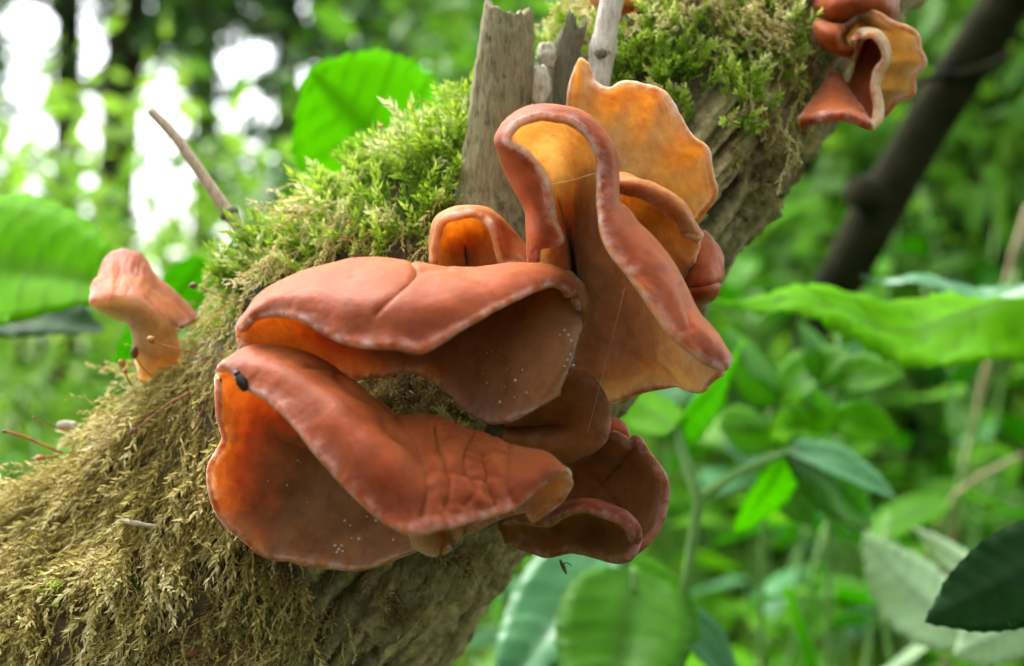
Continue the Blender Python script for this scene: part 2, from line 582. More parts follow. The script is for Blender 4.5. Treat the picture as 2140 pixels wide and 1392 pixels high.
def stub_arrays(left, right, d, top_jag=0.002, squash=0.8, sides=56, rows=60, seed=0, lean=0):
    """broken-off stump from its left and right outlines (lists of px,py from bottom to top)"""
    Lp = np.array([P(x, y, d) for x, y in left]); Rp = np.array([P(x, y, d) for x, y in right])
    kl = np.linspace(0, 1, len(Lp)); kr = np.linspace(0, 1, len(Rp))
    Lc = spline_resample(Lp, kl, rows); Rc = spline_resample(Rp, kr, rows)
    C = (Lc + Rc) / 2
    X = (Rc - Lc) / 2
    rad = np.linalg.norm(X, axis=1)
    X = X / rad[:, None]
    Yd = np.tile(np.array([0, 1.0, 0]), (rows, 1))
    a = np.arange(sides) * 2 * math.pi / sides
    v = np.linspace(0, 1, rows)
    ring = np.cos(a)[None, :, None] * X[:, None] + np.sin(a)[None, :, None] * Yd[:, None] * squash
    q = C[:, None] + ring * rad[:, None, None]
    grain = fbm(np.stack([np.cos(a)[None] * 5 + 0 * v[:, None], np.sin(a)[None] * 5 + 0 * v[:, None], v[:, None] * 1.5 + seed + 0 * a[None]], -1), 3)
    rr = rad[:, None] * (1 + 0.07 * grain + 0.05 * fbm(q * 300, 3))
    V = C[:, None] + ring * rr[..., None]
    jag = fbm(np.stack([np.cos(a) * 1.1 + seed, np.sin(a) * 1.1, 0 * a], -1), 4) + 0.35 * noise(np.stack([a * 5, 0 * a + seed, 0 * a], -1))
    w = smooth(0.72, 1.0, v)
    V[..., 2] += w[:, None] * jag[None] * top_jag * 3.4
    # hollowed, torn end: three inner rings
    top = V[-1]; cen = top.mean(0)
    extra = []
    for f, dz in ((0.72, 0.0002), (0.42, -0.0012), (0.12, -0.002)):
        rg = cen + (top - cen) * f
        rg[:, 2] = top[:, 2] * f + cen[2] * (1 - f) + dz + 0.0008 * fbm(np.stack([np.cos(a) * 4, np.sin(a) * 4, 0 * a + f * 9 + seed], -1), 2)
        extra.append(rg)
    V = np.concatenate([V.reshape(-1, 3)] + extra + [cen[None] + np.array([[0, 0, -0.002]])])
    n = rows + 3
    idx = np.arange(n * sides).reshape(n, sides)
    r = np.roll(idx, -1, 1)
    F = [np.stack([idx[:-1], r[:-1], r[1:], idx[1:]], -1).reshape(-1, 4),
         np.stack([idx[-1], r[-1], np.full(sides, n * sides)], -1)]
    return V, F

V, F = stub_arrays([(930, 520), (945, 430), (958, 370), (985, 200), (1000, 90), (1010, 30)],
                   [(1125, 520), (1100, 450), (1092, 380), (1112, 200), (1116, 110), (1112, 38)], 24, 0.0014, seed=2)
me = mesh_arrays('stub', V, F); fix_normals(me)
o = link('broken_stub', me, M_stub, branch); o['label'] = 'grey broken side stub with a torn top'
V, F = stub_arrays([(1140, 330), (1148, 240), (1150, 150), (1160, 90), (1180, 55)],
                   [(1205, 330), (1205, 240), (1206, 150), (1216, 90), (1226, 50)], 30, 0.0016, 0.6, seed=9)
me = mesh_arrays('splinter', V, F); fix_normals(me)
link('splinter', me, M_splint, branch)
# pale lump of pith between the two
def blob_arrays(c, r, amp=0.25, seed=0, nu=28, nv=18, squash=(1, 1, 1)):
    a = np.linspace(0, 2 * math.pi, nu, endpoint=False); b = np.linspace(0.02, math.pi - 0.02, nv)
    A, B = np.meshgrid(a, b, indexing='ij')
    n = np.stack([np.cos(A) * np.sin(B), np.sin(A) * np.sin(B), np.cos(B)], -1)
    rr = 1 + amp * fbm(n * 1.6 + seed, 3)
    V = c + n * rr[..., None] * r * np.array(squash)
    idx = np.arange(nu * nv).reshape(nu, nv); rl = np.roll(idx, -1, 0)
    return V.reshape(-1, 3), [np.stack([idx[:, :-1], idx[:, 1:], rl[:, 1:], rl[:, :-1]], -1).reshape(-1, 4),
                              np.stack([rl[:, 0], idx[:, 0], np.roll(rl[:, 0], -1)], -1)[:0]]
V1, F1 = blob_arrays(P(1128, 180, 24), 0.0023, 0.35, 4, squash=(0.9, 0.8, 2.0))
V2, F2 = blob_arrays(P(1142, 120, 27), 0.0021, 0.35, 8, squash=(1.0, 0.8, 1.5))
V, F, _ = join_arrays([(V1, F1, {}), (V2, F2, {})])
me = mesh_arrays('pith', V, F); fix_normals(me)
link('pith', me, M_pith, branch)

# bleached twig standing behind the stub
tw = empty('bleached_twig', tuple(P(1250, 190, 29)))
tag(tw, 'bleached upright twig with a brown knot beside the broken stub', 'twig')
c = curve_pts([P(1244, 215, 29), P(1254, 150, 29), P(1262, 90, 29), P(1275, 20, 29), P(1300, -80, 29), P(1330, -190, 31)], 60)
zz = np.linspace(0, 1, 60)
rad = 0.00255 * (1 + 0.18 * np.exp(-((zz - 0.27) / 0.05) ** 2)) + 0.0001 * noise(np.stack([zz * 30, 0 * zz, 0 * zz], -1))
V, F = tube_arrays(c, rad, 22, rough=0.05)
me = mesh_arrays('twig', V, F); fix_normals(me)
link('stem', me, M_twig, tw)
V, F = blob_arrays(P(1258, 112, 26.4), 0.0013, 0.4, 2, squash=(1.1, 0.5, 0.8))
me = mesh_arrays('knot', V, F); fix_normals(me)
link('knot', me, M_splint, tw)

# plates of bark standing proud on the bare underside
def bark_plates():
    rb = np.random.default_rng(5)
    def plate(s0, L, th0, w, seed, material=None):
        nl, nw = 14, 5
        u = np.linspace(0, 1, nl); v = np.linspace(-1, 1, nw)
        ws = w * np.sin(np.pi * (0.06 + 0.88 * u)) ** 0.45 * (1 + 0.35 * noise(np.stack([u * 4 + seed, 0 * u, 0 * u], -1)))
        cen = th0 + 0.10 * noise(np.stack([u * 2 + seed * 3, 0 * u + 5, 0 * u], -1))
        S = s0 + L * u[:, None] + 0 * v[None] + 0.001 * noise(np.stack([u[:, None] * 3 + 0 * v, v[None] * 2 + 0 * u[:, None], 0 * u[:, None] + v[None] * 0 + seed], -1))
        c, r, e1, e2, t = log_frame(S)
        Th = cen[:, None] + ws[:, None] * v[None] / r
        pos, n, t, bk = log_surface(S, Th)
        hgt = 0.0016 * (1 - np.abs(v[None]) ** 3) * np.sin(np.pi * (0.08 + 0.84 * u))[:, None] ** 0.5 + 0.0009 * fbm(pos * 380 + seed, 2)
        top = pos + n * (hgt + 0.0004)[..., None]
        bot = pos - n * 0.002
        V = np.concatenate([top.reshape(-1, 3), bot.reshape(-1, 3)])
        N0 = nl * nw
        idx = np.arange(N0).reshape(nl, nw)
        q = np.stack([idx[:-1, :-1], idx[1:, :-1], idx[1:, 1:], idx[:-1, 1:]], -1).reshape(-1, 4)
        loop = np.concatenate([idx[:, 0], idx[-1, 1:], idx[-2::-1, -1], idx[0, -2:0:-1]]); l2 = np.roll(loop, -1)
        me = mesh_arrays('bark_plate', V, [q[:, ::-1], np.stack([loop, l2, l2 + N0, loop + N0], -1)], {'bark': np.ones(2 * N0), 'ridge': np.full(2 * N0, 0.9 + 0.5 * rb.uniform())})
        fix_normals(me)
        o = link('bark_plate', me, material or M_bark, branch)
    n = 0
    for k in range(70):
        th0 = math.radians(rb.uniform(-98, -30))
        s0 = rb.uniform(0.10, LOG_LEN - 0.12)
        plate(s0, rb.uniform(0.010, 0.034), th0, rb.uniform(0.0011, 0.0030), k * 1.7)
    # a few rusty flakes low on the thick end
    rust = wood_material('rusty_bark', (0.26, 0.10, 0.03), (0.06, 0.025, 0.01), 0.5, 0.8)
    for k in range(900):
        s0, th0 = rb.uniform(0.03, 0.2), math.radians(rb.uniform(-50, 30))
        p_, n_, t_, b_ = log_surface(np.array([s0 + 0.004]), np.array([th0]))
        x, y = PXM(p_)
        if 230 < x[0] < 560 and 1340 < y[0] < 1410 and n < 4:
            plate(s0, rb.uniform(0.005, 0.011), th0, rb.uniform(0.0015, 0.004), k * 1.3, rust)
            n += 1
bark_plates()
# ------------------------------------------------------------------ jelly ear mushrooms
def cols(*cs, off=0):
    return np.array([[P(x, y, d + off) for x, y, d in c] for c in cs])

def bump(S, px, py, rad, amp):
    """rounded swelling (mm) around a photo pixel, measured across the sheet"""
    x, y = PXM(S)
    return amp * np.exp(-(((x - px) ** 2 + (y - py) ** 2) / rad ** 2))

def crease(S, pts, width, amp):
    """line of relief along a polyline of photo pixels"""
    x, y = PXM(S)
    best = np.full(x.shape, 1e9)
    p = curve_pts(np.array([(a, b, 0) for a, b in pts], float), 40)[:, :2]
    for a, b in zip(p[:-1], p[1:]):
        ab = b - a; L2 = (ab ** 2).sum() + 1e-9
        t = np.clip(((x - a[0]) * ab[0] + (y - a[1]) * ab[1]) / L2, 0, 1)
        best = np.minimum(best, np.hypot(x - a[0] - t * ab[0], y - a[1] - t * ab[1]))
    return amp * np.exp(-(best / width) ** 2)

def mushroom(name, label, parts, material, base, group='jelly ear mushrooms on the branch'):
    """parts: list of array tuples; one continuous mesh"""
    root = empty(name, tuple(base))
    tag(root, label, 'mushroom', group)
    V, F, at = join_arrays(parts)
    me = mesh_arrays(name + '_cap', V, F, at)
    fix_normals(me)
    o = link('cap', me, material, root)
    return root, o

SH = {}
# A: the broad hood
def foldsA(S, nu, nv):
    v = np.linspace(0, 1, nv)[None, :]
    front = smooth(0.55, 0.35, v)
    f = crease(S, [(858, 552), (868, 580), (850, 610), (820, 640), (790, 665)], 7, -0.55)
    f = f + crease(S, [(868, 585), (900, 575), (935, 572)], 9, -0.45)
    f = f + crease(S, [(740, 590), (790, 605), (835, 620)], 8, -0.35)
    f = f + bump(S, 770, 590, 60, 0.5) + bump(S, 930, 640, 60, 0.5)
    return f * front
A = cols(
    [(510, 690, -20), (504, 684, -18), (506, 672, -14), (500, 695, -9), (503, 714, -9), (511, 728, -10)],
    [(539, 661, -26), (538, 645, -26), (556, 614, -18), (546, 650, -8), (540, 695, -7), (546, 745, -8)],
    [(617, 661, -33), (622, 618, -31), (653, 568, -18), (640, 620, -5), (628, 690, -3), (640, 762, -4)],
    [(730, 715, -40), (735, 636, -36), (772, 551, -18), (760, 610, -3), (745, 700, 0), (745, 785, 0)],
    [(830, 722, -43), (830, 640, -38), (845, 552, -18), (835, 612, -2), (820, 700, 2), (800, 782, 1)],
    [(880, 729, -43), (885, 648, -38), (900, 562, -18), (890, 620, -2), (870, 705, 2), (852, 772, 1)],
    [(963, 685, -40), (975, 628, -35), (985, 567, -18), (975, 620, -3), (950, 720, 1), (922, 800, 1)],
    [(1060, 632, -34), (1075, 597, -30), (1095, 557, -18), (1085, 610, -8), (1020, 740, -8), (984, 856, -7)],
    [(1144, 598, -27), (1152, 580, -25), (1160, 565, -18), (1155, 612, -14), (1085, 745, -17), (1036, 880, -17)],
    [(1176, 601, -23), (1188, 594, -21), (1199, 604, -17), (1201, 655, -17), (1165, 765, -21), (1098, 863, -21)],
    [(1187, 614, -22), (1200, 614, -20), (1210, 640, -18), (1211, 672, -17), (1196, 738, -20), (1163, 824, -21)])
SH['A'] = mushroom('jelly_ear', 'broad hooded jelly ear with smooth rust-brown back over a dark mossy hollow',
    [shell_arrays(A, 190, 110, 1.5, 0.35, 110, seed=1, folds=foldsA, thick=[(800, 740, 130, 1.6), (960, 740, 120, 1.6)])], M_jelly, P(870, 700, 4))

# B: the long one with the rolled, wrinkled lip
def foldsB(S, nu, nv):
    v = np.linspace(0, 1, nv)[None, :]
    front = smooth(0.52, 0.36, v)
    back = smooth(0.5, 0.62, v)
    f = crease(S, [(700, 790), (740, 840), (785, 870), (800, 920), (850, 960), (885, 1010), (880, 1080)], 8, -0.9)
    f = f + crease(S, [(640, 775), (690, 780), (740, 800), (790, 850), (850, 920), (888, 990)], 6, -0.55)
    f = f + crease(S, [(905, 905), (915, 960), (935, 1010), (925, 1070)], 7, -0.8)
    f = f + crease(S, [(985, 920), (960, 980), (985, 1030), (965, 1060)], 7, -0.9)
    f = f + crease(S, [(1010, 960), (1015, 1010), (1030, 1060)], 8, -0.8)
    f = f + crease(S, [(890, 1005), (950, 1000), (1010, 1015)], 7, -0.5)
    f = f + crease(S, [(1062, 945), (1058, 1000), (1066, 1050)], 9, -0.5)
    f = f + bump(S, 800, 980, 70, 0.9) + bump(S, 935, 985, 28, 0.8) + bump(S, 985, 1040, 25, 0.7) + bump(S, 1040, 985, 25, 0.7) + bump(S, 720, 850, 50, 0.5)
    x, y = PXM(S)
    g = 0.55 * np.sin(x / 17.0 + y / 60.0) * smooth(1040, 1140, y) * smooth(700, 560, x + 0 * y) + crease(S, [(475, 900), (540, 905), (620, 930)], 9, 0.6)
    return f * front + g * back + 0.45 * ridged(S * 330, 2) * front * smooth(870, 910, x) * smooth(1090, 1040, x)
B = cols(
    [(486, 772, -25), (474, 764, -24), (466, 760, -20), (459, 772, -15), (456, 786, -13), (455, 798, -13)],
    [(515, 805, -31), (520, 765, -30), (533, 729, -20), (510, 785, -11), (478, 845, -10), (459, 868, -13)],
    [(560, 830, -36), (592, 780, -34), (632, 744, -20), (590, 825, -6), (520, 890, -6), (472, 912, -11)],
    [(617, 883, -41), (668, 818, -38), (715, 787, -20), (650, 880, -2), (530, 980, -4), (439, 988, -11)],
    [(680, 962, -46), (735, 882, -43), (790, 845, -21), (710, 940, 0), (580, 1055, -1), (467, 1080, -9)],
    [(772, 1059, -50), (808, 965, -46), (832, 882, -23), (780, 985, 0), (665, 1095, -1), (556, 1156, -7)],
    [(849, 1106, -52), (868, 1000, -45), (886, 880, -24), (845, 1000, -1), (755, 1115, -1), (655, 1178, -7)],
    [(917, 1103, -50), (938, 1000, -43), (955, 900, -24), (925, 1010, -4), (850, 1105, -4), (755, 1186, -7)],
    [(1000, 1083, -45), (1018, 1000, -40), (1035, 927, -25), (1005, 1010, -9), (930, 1095, -8), (862, 1152, -8)],
    [(1075, 1057, -41), (1090, 1000, -39), (1092, 941, -27), (1085, 1000, -15), (1040, 1062, -14), (960, 1116, -12)],
    [(1122, 1016, -37), (1142, 985, -36), (1150, 957, -29), (1148, 1000, -22), (1120, 1050, -21), (1090, 1062, -22)],
    [(1168, 984, -33), (1180, 984, -32), (1188, 994, -30), (1187, 1020, -26), (1165, 1052, -25), (1114, 1083, -25)])
N2 = cols(
    [(852, 1085, -14), (856, 1110, -15), (866, 1140, -15)],
    [(890, 1090, -17), (890, 1130, -18), (898, 1158, -17)],
    [(918, 1090, -13), (926, 1135, -12), (918, 1156, -12)],
    [(945, 1090, -15), (955, 1118, -16), (944, 1142, -15)],
    [(968, 1085, -12), (972, 1098, -12), (962, 1116, -12)])
SH['B'] = mushroom('jelly_ear', 'long jelly ear with rolled wrinkled lip and dark cupped inside, below the hooded one',
    [shell_arrays(B, 210, 120, 1.5, 0.35, 110, seed=2, folds=foldsB, thick=[(680, 1030, 150, 2.2), (560, 940, 70, 0.9), (800, 1080, 120, 1.5)]), shell_arrays(N2, 60, 36, 1.1, 0.2, seed=21, open_sides='LRB')], M_jelly, P(760, 1090, 5))

# C: the tall trough
def foldsC(S, nu, nv):
    x, y = PXM(S)
    v = np.linspace(0, 1, nv)[None, :]
    back = smooth(0.5, 0.65, v)
    g = 0.9 * np.sin((x * 0.75 - y * 0.55) / 19.0 + 2.5 * noise(S * 60)) * smooth(640, 720, y) * smooth(1290, 1350, x)
    f = crease(S, [(1440, 690), (1430, 650), (1415, 600)], 7, -0.4) + crease(S, [(1300, 440), (1330, 500), (1380, 560)], 8, 0.3)
    return g * back + f * (1 - back)
C_ = cols(
    [(1118, 550, -15), (1113, 547, -14), (1111, 542, -11), (1118, 550, -6), (1135, 572, -3), (1145, 605, -2)],
    [(1124, 520, -18), (1113, 520, -17), (1108, 515, -12), (1122, 530, -5), (1140, 560, 0), (1152, 612, 2)],
    [(1168, 505, -21), (1132, 498, -20), (1108, 488, -13), (1128, 495, -5), (1150, 545, 2), (1160, 620, 4)],
    [(1153, 455, -22), (1124, 445, -20), (1104, 440, -13), (1122, 440, -4), (1158, 515, 4), (1170, 650, 6)],
    [(1140, 378, -24), (1098, 368, -21), (1066, 370, -13), (1088, 362, -3), (1158, 455, 6), (1177, 680, 8)],
    [(1098, 320, -24), (1064, 318, -21), (1045, 314, -15), (1068, 305, -4), (1152, 420, 7), (1182, 700, 8)],
    [(1064, 294, -23), (1049, 288, -21), (1043, 284, -17), (1064, 272, -6), (1150, 385, 8), (1188, 720, 8)],
    [(1088, 256, -22), (1080, 247, -20), (1083, 238, -16), (1098, 250, -7), (1160, 362, 8), (1195, 740, 8)],
    [(1142, 243, -22), (1142, 231, -20), (1142, 225, -16), (1145, 245, -7), (1175, 358, 8), (1200, 762, 8)],
    [(1210, 264, -22), (1222, 250, -20), (1230, 252, -16), (1214, 272, -7), (1190, 370, 8), (1205, 790, 8)],
    [(1250, 318, -23), (1268, 308, -22), (1280, 317, -16), (1258, 330, -7), (1206, 400, 8), (1226, 822, 7)],
    [(1254, 375, -24), (1273, 369, -23), (1286, 370, -16), (1262, 392, -7), (1216, 440, 7), (1262, 836, 6)],
    [(1256, 440, -27), (1275, 430, -26), (1289, 425, -16), (1264, 455, -6), (1228, 540, 6), (1300, 828, 4)],
    [(1268, 505, -30), (1298, 480, -28), (1324, 470, -16), (1292, 520, -5), (1260, 640, 4), (1340, 813, 0)],
    [(1317, 567, -33), (1350, 535, -30), (1378, 522, -17), (1342, 590, -6), (1310, 690, 1), (1373, 807, -4)],
    [(1360, 631, -35), (1395, 600, -32), (1422, 588, -19), (1385, 650, -9), (1350, 720, -5), (1412, 804, -10)],
    [(1404, 696, -36), (1432, 664, -33), (1454, 656, -22), (1422, 700, -15), (1398, 750, -13), (1448, 819, -18)],
    [(1455, 741, -35), (1482, 718, -33), (1494, 707, -26), (1472, 740, -22), (1458, 772, -21), (1482, 801, -24)],
    [(1503, 769, -33), (1516, 758, -32), (1520, 752, -29), (1514, 764, -28), (1508, 774, -28), (1514, 780, -29)])
SH['C'] = mushroom('jelly_ear', 'tall trough-shaped jelly ear rising in front of the broken stub, flaring wide at its foot',
    [shell_arrays(C_, 240, 110, 1.5, 0.25, 120, seed=3, open_sides='LTRB', folds=foldsC, rim_t=1.15, thick=[(1210, 560, 90, 1.8), (1250, 700, 110, 2.2), (1190, 480, 60, 0.8)])], M_jelly_tall, P(1190, 700, 10))

def fan(rim, base, rows=7, bulge=6.0, curl=0.0, off=0):
    """rim, base: equal lists of (px,py,d); sheet from rim down to base, dished by bulge mm"""
    out = []
    for r, b in zip(rim, base):
        c = []
        for k in range(rows):
            t = k / (rows - 1)
            x, y, d = [r[i] + (b[i] - r[i]) * t for i in range(3)]
            d += bulge * math.sin(math.pi * t) - curl * (1 - t) ** 4
            c.append(P(x, y, d + off))
        out.append(c)
    return np.array(out)

# D: amber fan behind C
def foldsD(S, nu, nv):
    x, y = PXM(S)
    return 0.5 * np.sin(np.arctan2(y - 470, x - 1230) * 17 + 2 * noise(S * 70)) * smooth(150, 230, np.hypot(x - 1250, y - 460)) + 0.8 * noise(S * 110)
Dr = [(1188, 235, 24), (1192, 190, 22), (1204, 140, 20), (1214, 126, 19), (1230, 136, 18), (1242, 168, 17), (1273, 188, 15), (1297, 176, 13),
      (1333, 174, 11), (1372, 190, 9), (1404, 217, 8), (1432, 258, 7), (1450, 290, 7), (1475, 318, 8), (1486, 351, 9), (1488, 405, 11), (1476, 438, 14), (1452, 460, 17)]
Db = [(a, b, 17) for a, b, c in [(1215, 330, 26), (1218, 340, 26), (1222, 350, 26), (1226, 358, 26), (1230, 365, 26), (1236, 375, 26), (1242, 385, 26), (1250, 395, 26),
      (1258, 405, 26), (1268, 415, 26), (1278, 425, 26), (1290, 435, 26), (1305, 445, 26), (1320, 452, 26), (1340, 460, 26), (1360, 466, 26), (1385, 468, 25), (1410, 470, 24)]]
SH['D'] = mushroom('jelly_ear', 'thin amber fan-shaped jelly ear glowing behind the tall trough-shaped one',
    [shell_arrays(fan(Dr, Db, 8, 3.5, 1.5), 150, 60, 1.3, 0.25, 130, seed=4, open_sides='LTR', folds=foldsD, rim_t=1.2)], M_jelly_lit, P(1300, 440, 28))

# E: cupped lobe right of C
E_ = cols(
    [(1278, 392, 0), (1279, 384, -1), (1281, 376, 1), (1286, 388, 5), (1290, 420, 9), (1300, 470, 12), (1310, 520, 14)],
    [(1312, 398, -3), (1312, 385, -4), (1314, 373, 0), (1316, 392, 6), (1318, 425, 11), (1325, 480, 14), (1335, 540, 15)],
    [(1356, 410, -4), (1358, 398, -5), (1362, 388, 0), (1358, 408, 6), (1352, 440, 11), (1352, 495, 13), (1360, 560, 14)],
    [(1390, 432, -4), (1394, 420, -5), (1400, 410, 0), (1392, 430, 6), (1382, 462, 9), (1380, 510, 11), (1390, 570, 13)],
    [(1418, 458, -4), (1424, 448, -5), (1432, 438, 0), (1424, 458, 5), (1412, 488, 7), (1408, 530, 9), (1412, 585, 12)],
    [(1432, 486, -3), (1442, 476, -3), (1447, 468, 0), (1444, 485, 3), (1436, 510, 4), (1430, 550, 7), (1428, 595, 11)],
    [(1452, 500, -1), (1458, 495, 0), (1460, 496, 2), (1458, 510, 3), (1450, 535, 4), (1442, 565, 7), (1436, 600, 11)])
SH['E'] = mushroom('jelly_ear', 'small cupped jelly ear with a thick greyish rim tucked right behind the tall one',
    [shell_arrays(E_, 100, 70, 1.5, 0.35, 170, seed=5, open_sides='LTR', folds=lambda S, a, b: 0.8 * noise(S * 170), rim_t=1.2)], M_jelly_lit, P(1340, 540, 16))
# F
F_ = cols(
    [(1455, 505, 14), (1445, 530, 12), (1438, 565, 10), (1435, 600, 10), (1438, 632, 12), (1442, 640, 15)],
    [(1468, 489, 13), (1462, 520, 8), (1456, 560, 5), (1452, 600, 3), (1452, 628, 5), (1454, 640, 10)],
    [(1482, 498, 13), (1480, 530, 8), (1478, 565, 4), (1474, 600, 2), (1472, 620, 4), (1470, 630, 9)],
    [(1497, 520, 13), (1496, 545, 9), (1495, 570, 6), (1493, 595, 4), (1490, 612, 5), (1488, 622, 9)],
    [(1504, 540, 14), (1505, 555, 12), (1505, 572, 11), (1503, 590, 10), (1500, 602, 10), (1496, 612, 12)])
SH['F'] = mushroom('jelly_ear', 'very small rounded jelly ear lobe peeping out at the lower edge of the branch',
    [shell_arrays(F_[::-1], 60, 60, 1.5, 0.3, 170, seed=6, folds=lambda S, a, b: crease(S, [(1440, 600), (1470, 598), (1498, 590)], 6, -0.8))], M_jelly, P(1440, 580, 22))
# G
G_ = cols(
    [(908, 545, -2), (905, 540, -1), (905, 545, 1), (912, 560, 4), (940, 580, 8), (970, 600, 10)],
    [(912, 500, -5), (906, 496, -3), (905, 500, 0), (915, 512, 6), (945, 550, 11), (975, 600, 12)],
    [(922, 470, -6), (914, 464, -4), (915, 464, 0), (925, 478, 6), (955, 530, 12), (980, 600, 13)],
    [(948, 453, -7), (944, 444, -5), (946, 442, -1), (952, 455, 6), (970, 515, 13), (988, 600, 14)],
    [(982, 448, -7), (981, 438, -5), (982, 436, -1), (982, 450, 6), (986, 510, 12), (995, 600, 14)],
    [(1010, 455, -7), (1014, 443, -5), (1018, 442, -1), (1012, 458, 5), (1004, 515, 11), (1002, 600, 13)],
    [(1024, 470, -8), (1036, 460, -5), (1042, 460, 0), (1034, 475, 4), (1016, 530, 9), (1010, 600, 12)],
    [(1034, 495, -8), (1050, 482, -4), (1066, 484, 2), (1048, 500, 5), (1030, 545, 8), (1018, 600, 11)],
    [(1042, 525, -8), (1064, 505, -3), (1086, 505, 4), (1066, 525, 6), (1044, 562, 8), (1028, 605, 10)],
    [(1050, 548, -8), (1078, 530, -4), (1104, 528, 3), (1090, 550, 5), (1062, 580, 7), (1040, 610, 9)],
    [(1064, 556, -8), (1090, 552, -5), (1112, 556, 0), (1100, 575, 3), (1076, 595, 6), (1054, 615, 8)])
SH['G'] = mushroom('jelly_ear', 'small cup-like jelly ear between the moss and the foot of the broken stub',
    [shell_arrays(G_, 120, 70, 1.4, 0.2, 150, seed=7, open_sides='LTR', rim_t=1.15, thick=[(985, 545, 50, 1.8)])], M_jelly_lit, P(985, 600, 14))
# H
Hc = cols(
    [(202, 606, 3), (197, 618, -3), (195, 632, -8), (199, 637, -5), (206, 641, -1), (213, 645, 2)],
    [(214, 578, 10), (213, 600, 0), (216, 629, -10), (224, 643, -7), (234, 653, -1), (246, 662, 3)],
    [(230, 546, 13), (233, 585, 2), (240, 627, -11), (248, 648, -8), (264, 664, -3), (282, 676, -1)],
    [(250, 533, 14), (256, 580, 4), (270, 629, -11), (274, 655, -9), (285, 695, -5), (289, 740, -2)],
    [(272, 531, 14), (280, 585, 4), (298, 638, -11), (296, 670, -9), (298, 720, -5), (293, 792, 2)],
    [(296, 545, 14), (300, 600, 4), (318, 656, -10), (315, 690, -8), (318, 735, -5), (318, 790, 2)],
    [(318, 574, 14), (324, 620, 4), (336, 669, -9), (334, 700, -7), (336, 735, -4), (340, 780, 3)],
    [(350, 604, 13), (348, 640, 5), (352, 679, -7), (352, 705, -5), (352, 735, -3), (356, 768, 4)],
    [(412, 664, 14), (388, 678, 6), (366, 690, -3), (368, 706, -2), (372, 730, 0), (376, 756, 5)])
def foldsH(S, nu, nv):
    x, y = PXM(S)
    return 0.4 * ridged(np.stack([x / 26, y / 60, 0 * x], -1), 2) * smooth(640, 610, y) * smooth(330, 290, x)
def offset_depth(G, dd):
    """slide a control grid along its sight lines by dd mm, so that it meets the branch"""
    o = np.array([0, 0, H])
    v = G - o
    k = 1 + (dd / 1000.0) / D
    return o + v * k
Hc = offset_depth(Hc, 42)[::-1]
SH['H'] = mushroom('jelly_ear', 'small trumpet-shaped jelly ear standing alone among the moss at the upper side of the branch',
    [shell_arrays(Hc, 110, 80, 1.7, 0.3, 150, seed=8, open_sides='LTR', folds=foldsH, side_v=lambda v: smooth(0.46, 0.54, v))], M_jelly_tall, P(340, 780, 46))
# I: dark disc
Ir = [(1054, 872, 12), (1085, 850, 8), (1120, 815, 3), (1155, 786, 0), (1190, 770, -1), (1217, 778, -2), (1240, 798, -2), (1260, 830, -2), (1270, 865, -2), (1268, 900, -2),
      (1258, 924, -1), (1236, 942, 0), (1207, 956, 1), (1172, 962, 3), (1138, 954, 6), (1100, 946, 10), (1056, 934, 14)]
Ib = [(1060 + (a - 1060) * 0.75, 892 + (b - 892) * 0.12, c) for a, b, c in [(1060, 885, 16), (1085, 880, 14), (1110, 875, 12), (1130, 872, 10), (1150, 870, 9), (1160, 868, 9), (1170, 868, 9), (1178, 870, 9), (1182, 875, 9), (1182, 882, 9),
      (1178, 888, 9), (1168, 892, 9), (1155, 895, 9), (1140, 898, 10), (1120, 902, 12), (1090, 905, 15), (1060, 905, 17)]]
SH['I'] = mushroom('jelly_ear', 'round dull brown jelly ear seen from beneath, hanging under the hooded one',
    [shell_arrays(fan(Ir, Ib, 7, -3.0, -1.0), 130, 44, 1.3, 0.25, 130, seed=9, open_sides='T')], M_jelly_dark, P(1070, 900, 18))
# J: dark bowl with curled front lip
Jr = [(1180, 958, 8), (1215, 935, 6), (1245, 918, 5), (1272, 912, 4), (1300, 918, 3), (1316, 928, 2), (1330, 918, 1), (1348, 937, 0), (1370, 966, -2), (1386, 1004, -3), (1389, 1042, -4),
      (1379, 1082, -5), (1359, 1119, -6), (1335, 1147, -7), (1305, 1168, -6)]
Jb = [(1165 + (a - 1165) * 0.75, 1092 + (b - 1050) * 0.4, c) for a, b, c in [(1150, 1010, 18), (1165, 1005, 17), (1180, 1002, 17), (1195, 1000, 17), (1208, 1000, 16), (1220, 1002, 16), (1230, 1006, 16), (1240, 1012, 15), (1248, 1022, 15), (1252, 1035, 14), (1252, 1048, 14),
      (1248, 1062, 13), (1240, 1076, 13), (1230, 1088, 12), (1220, 1095, 11)]]
J1 = fan(Jr, Jb, 8, 5.0, 2.5)
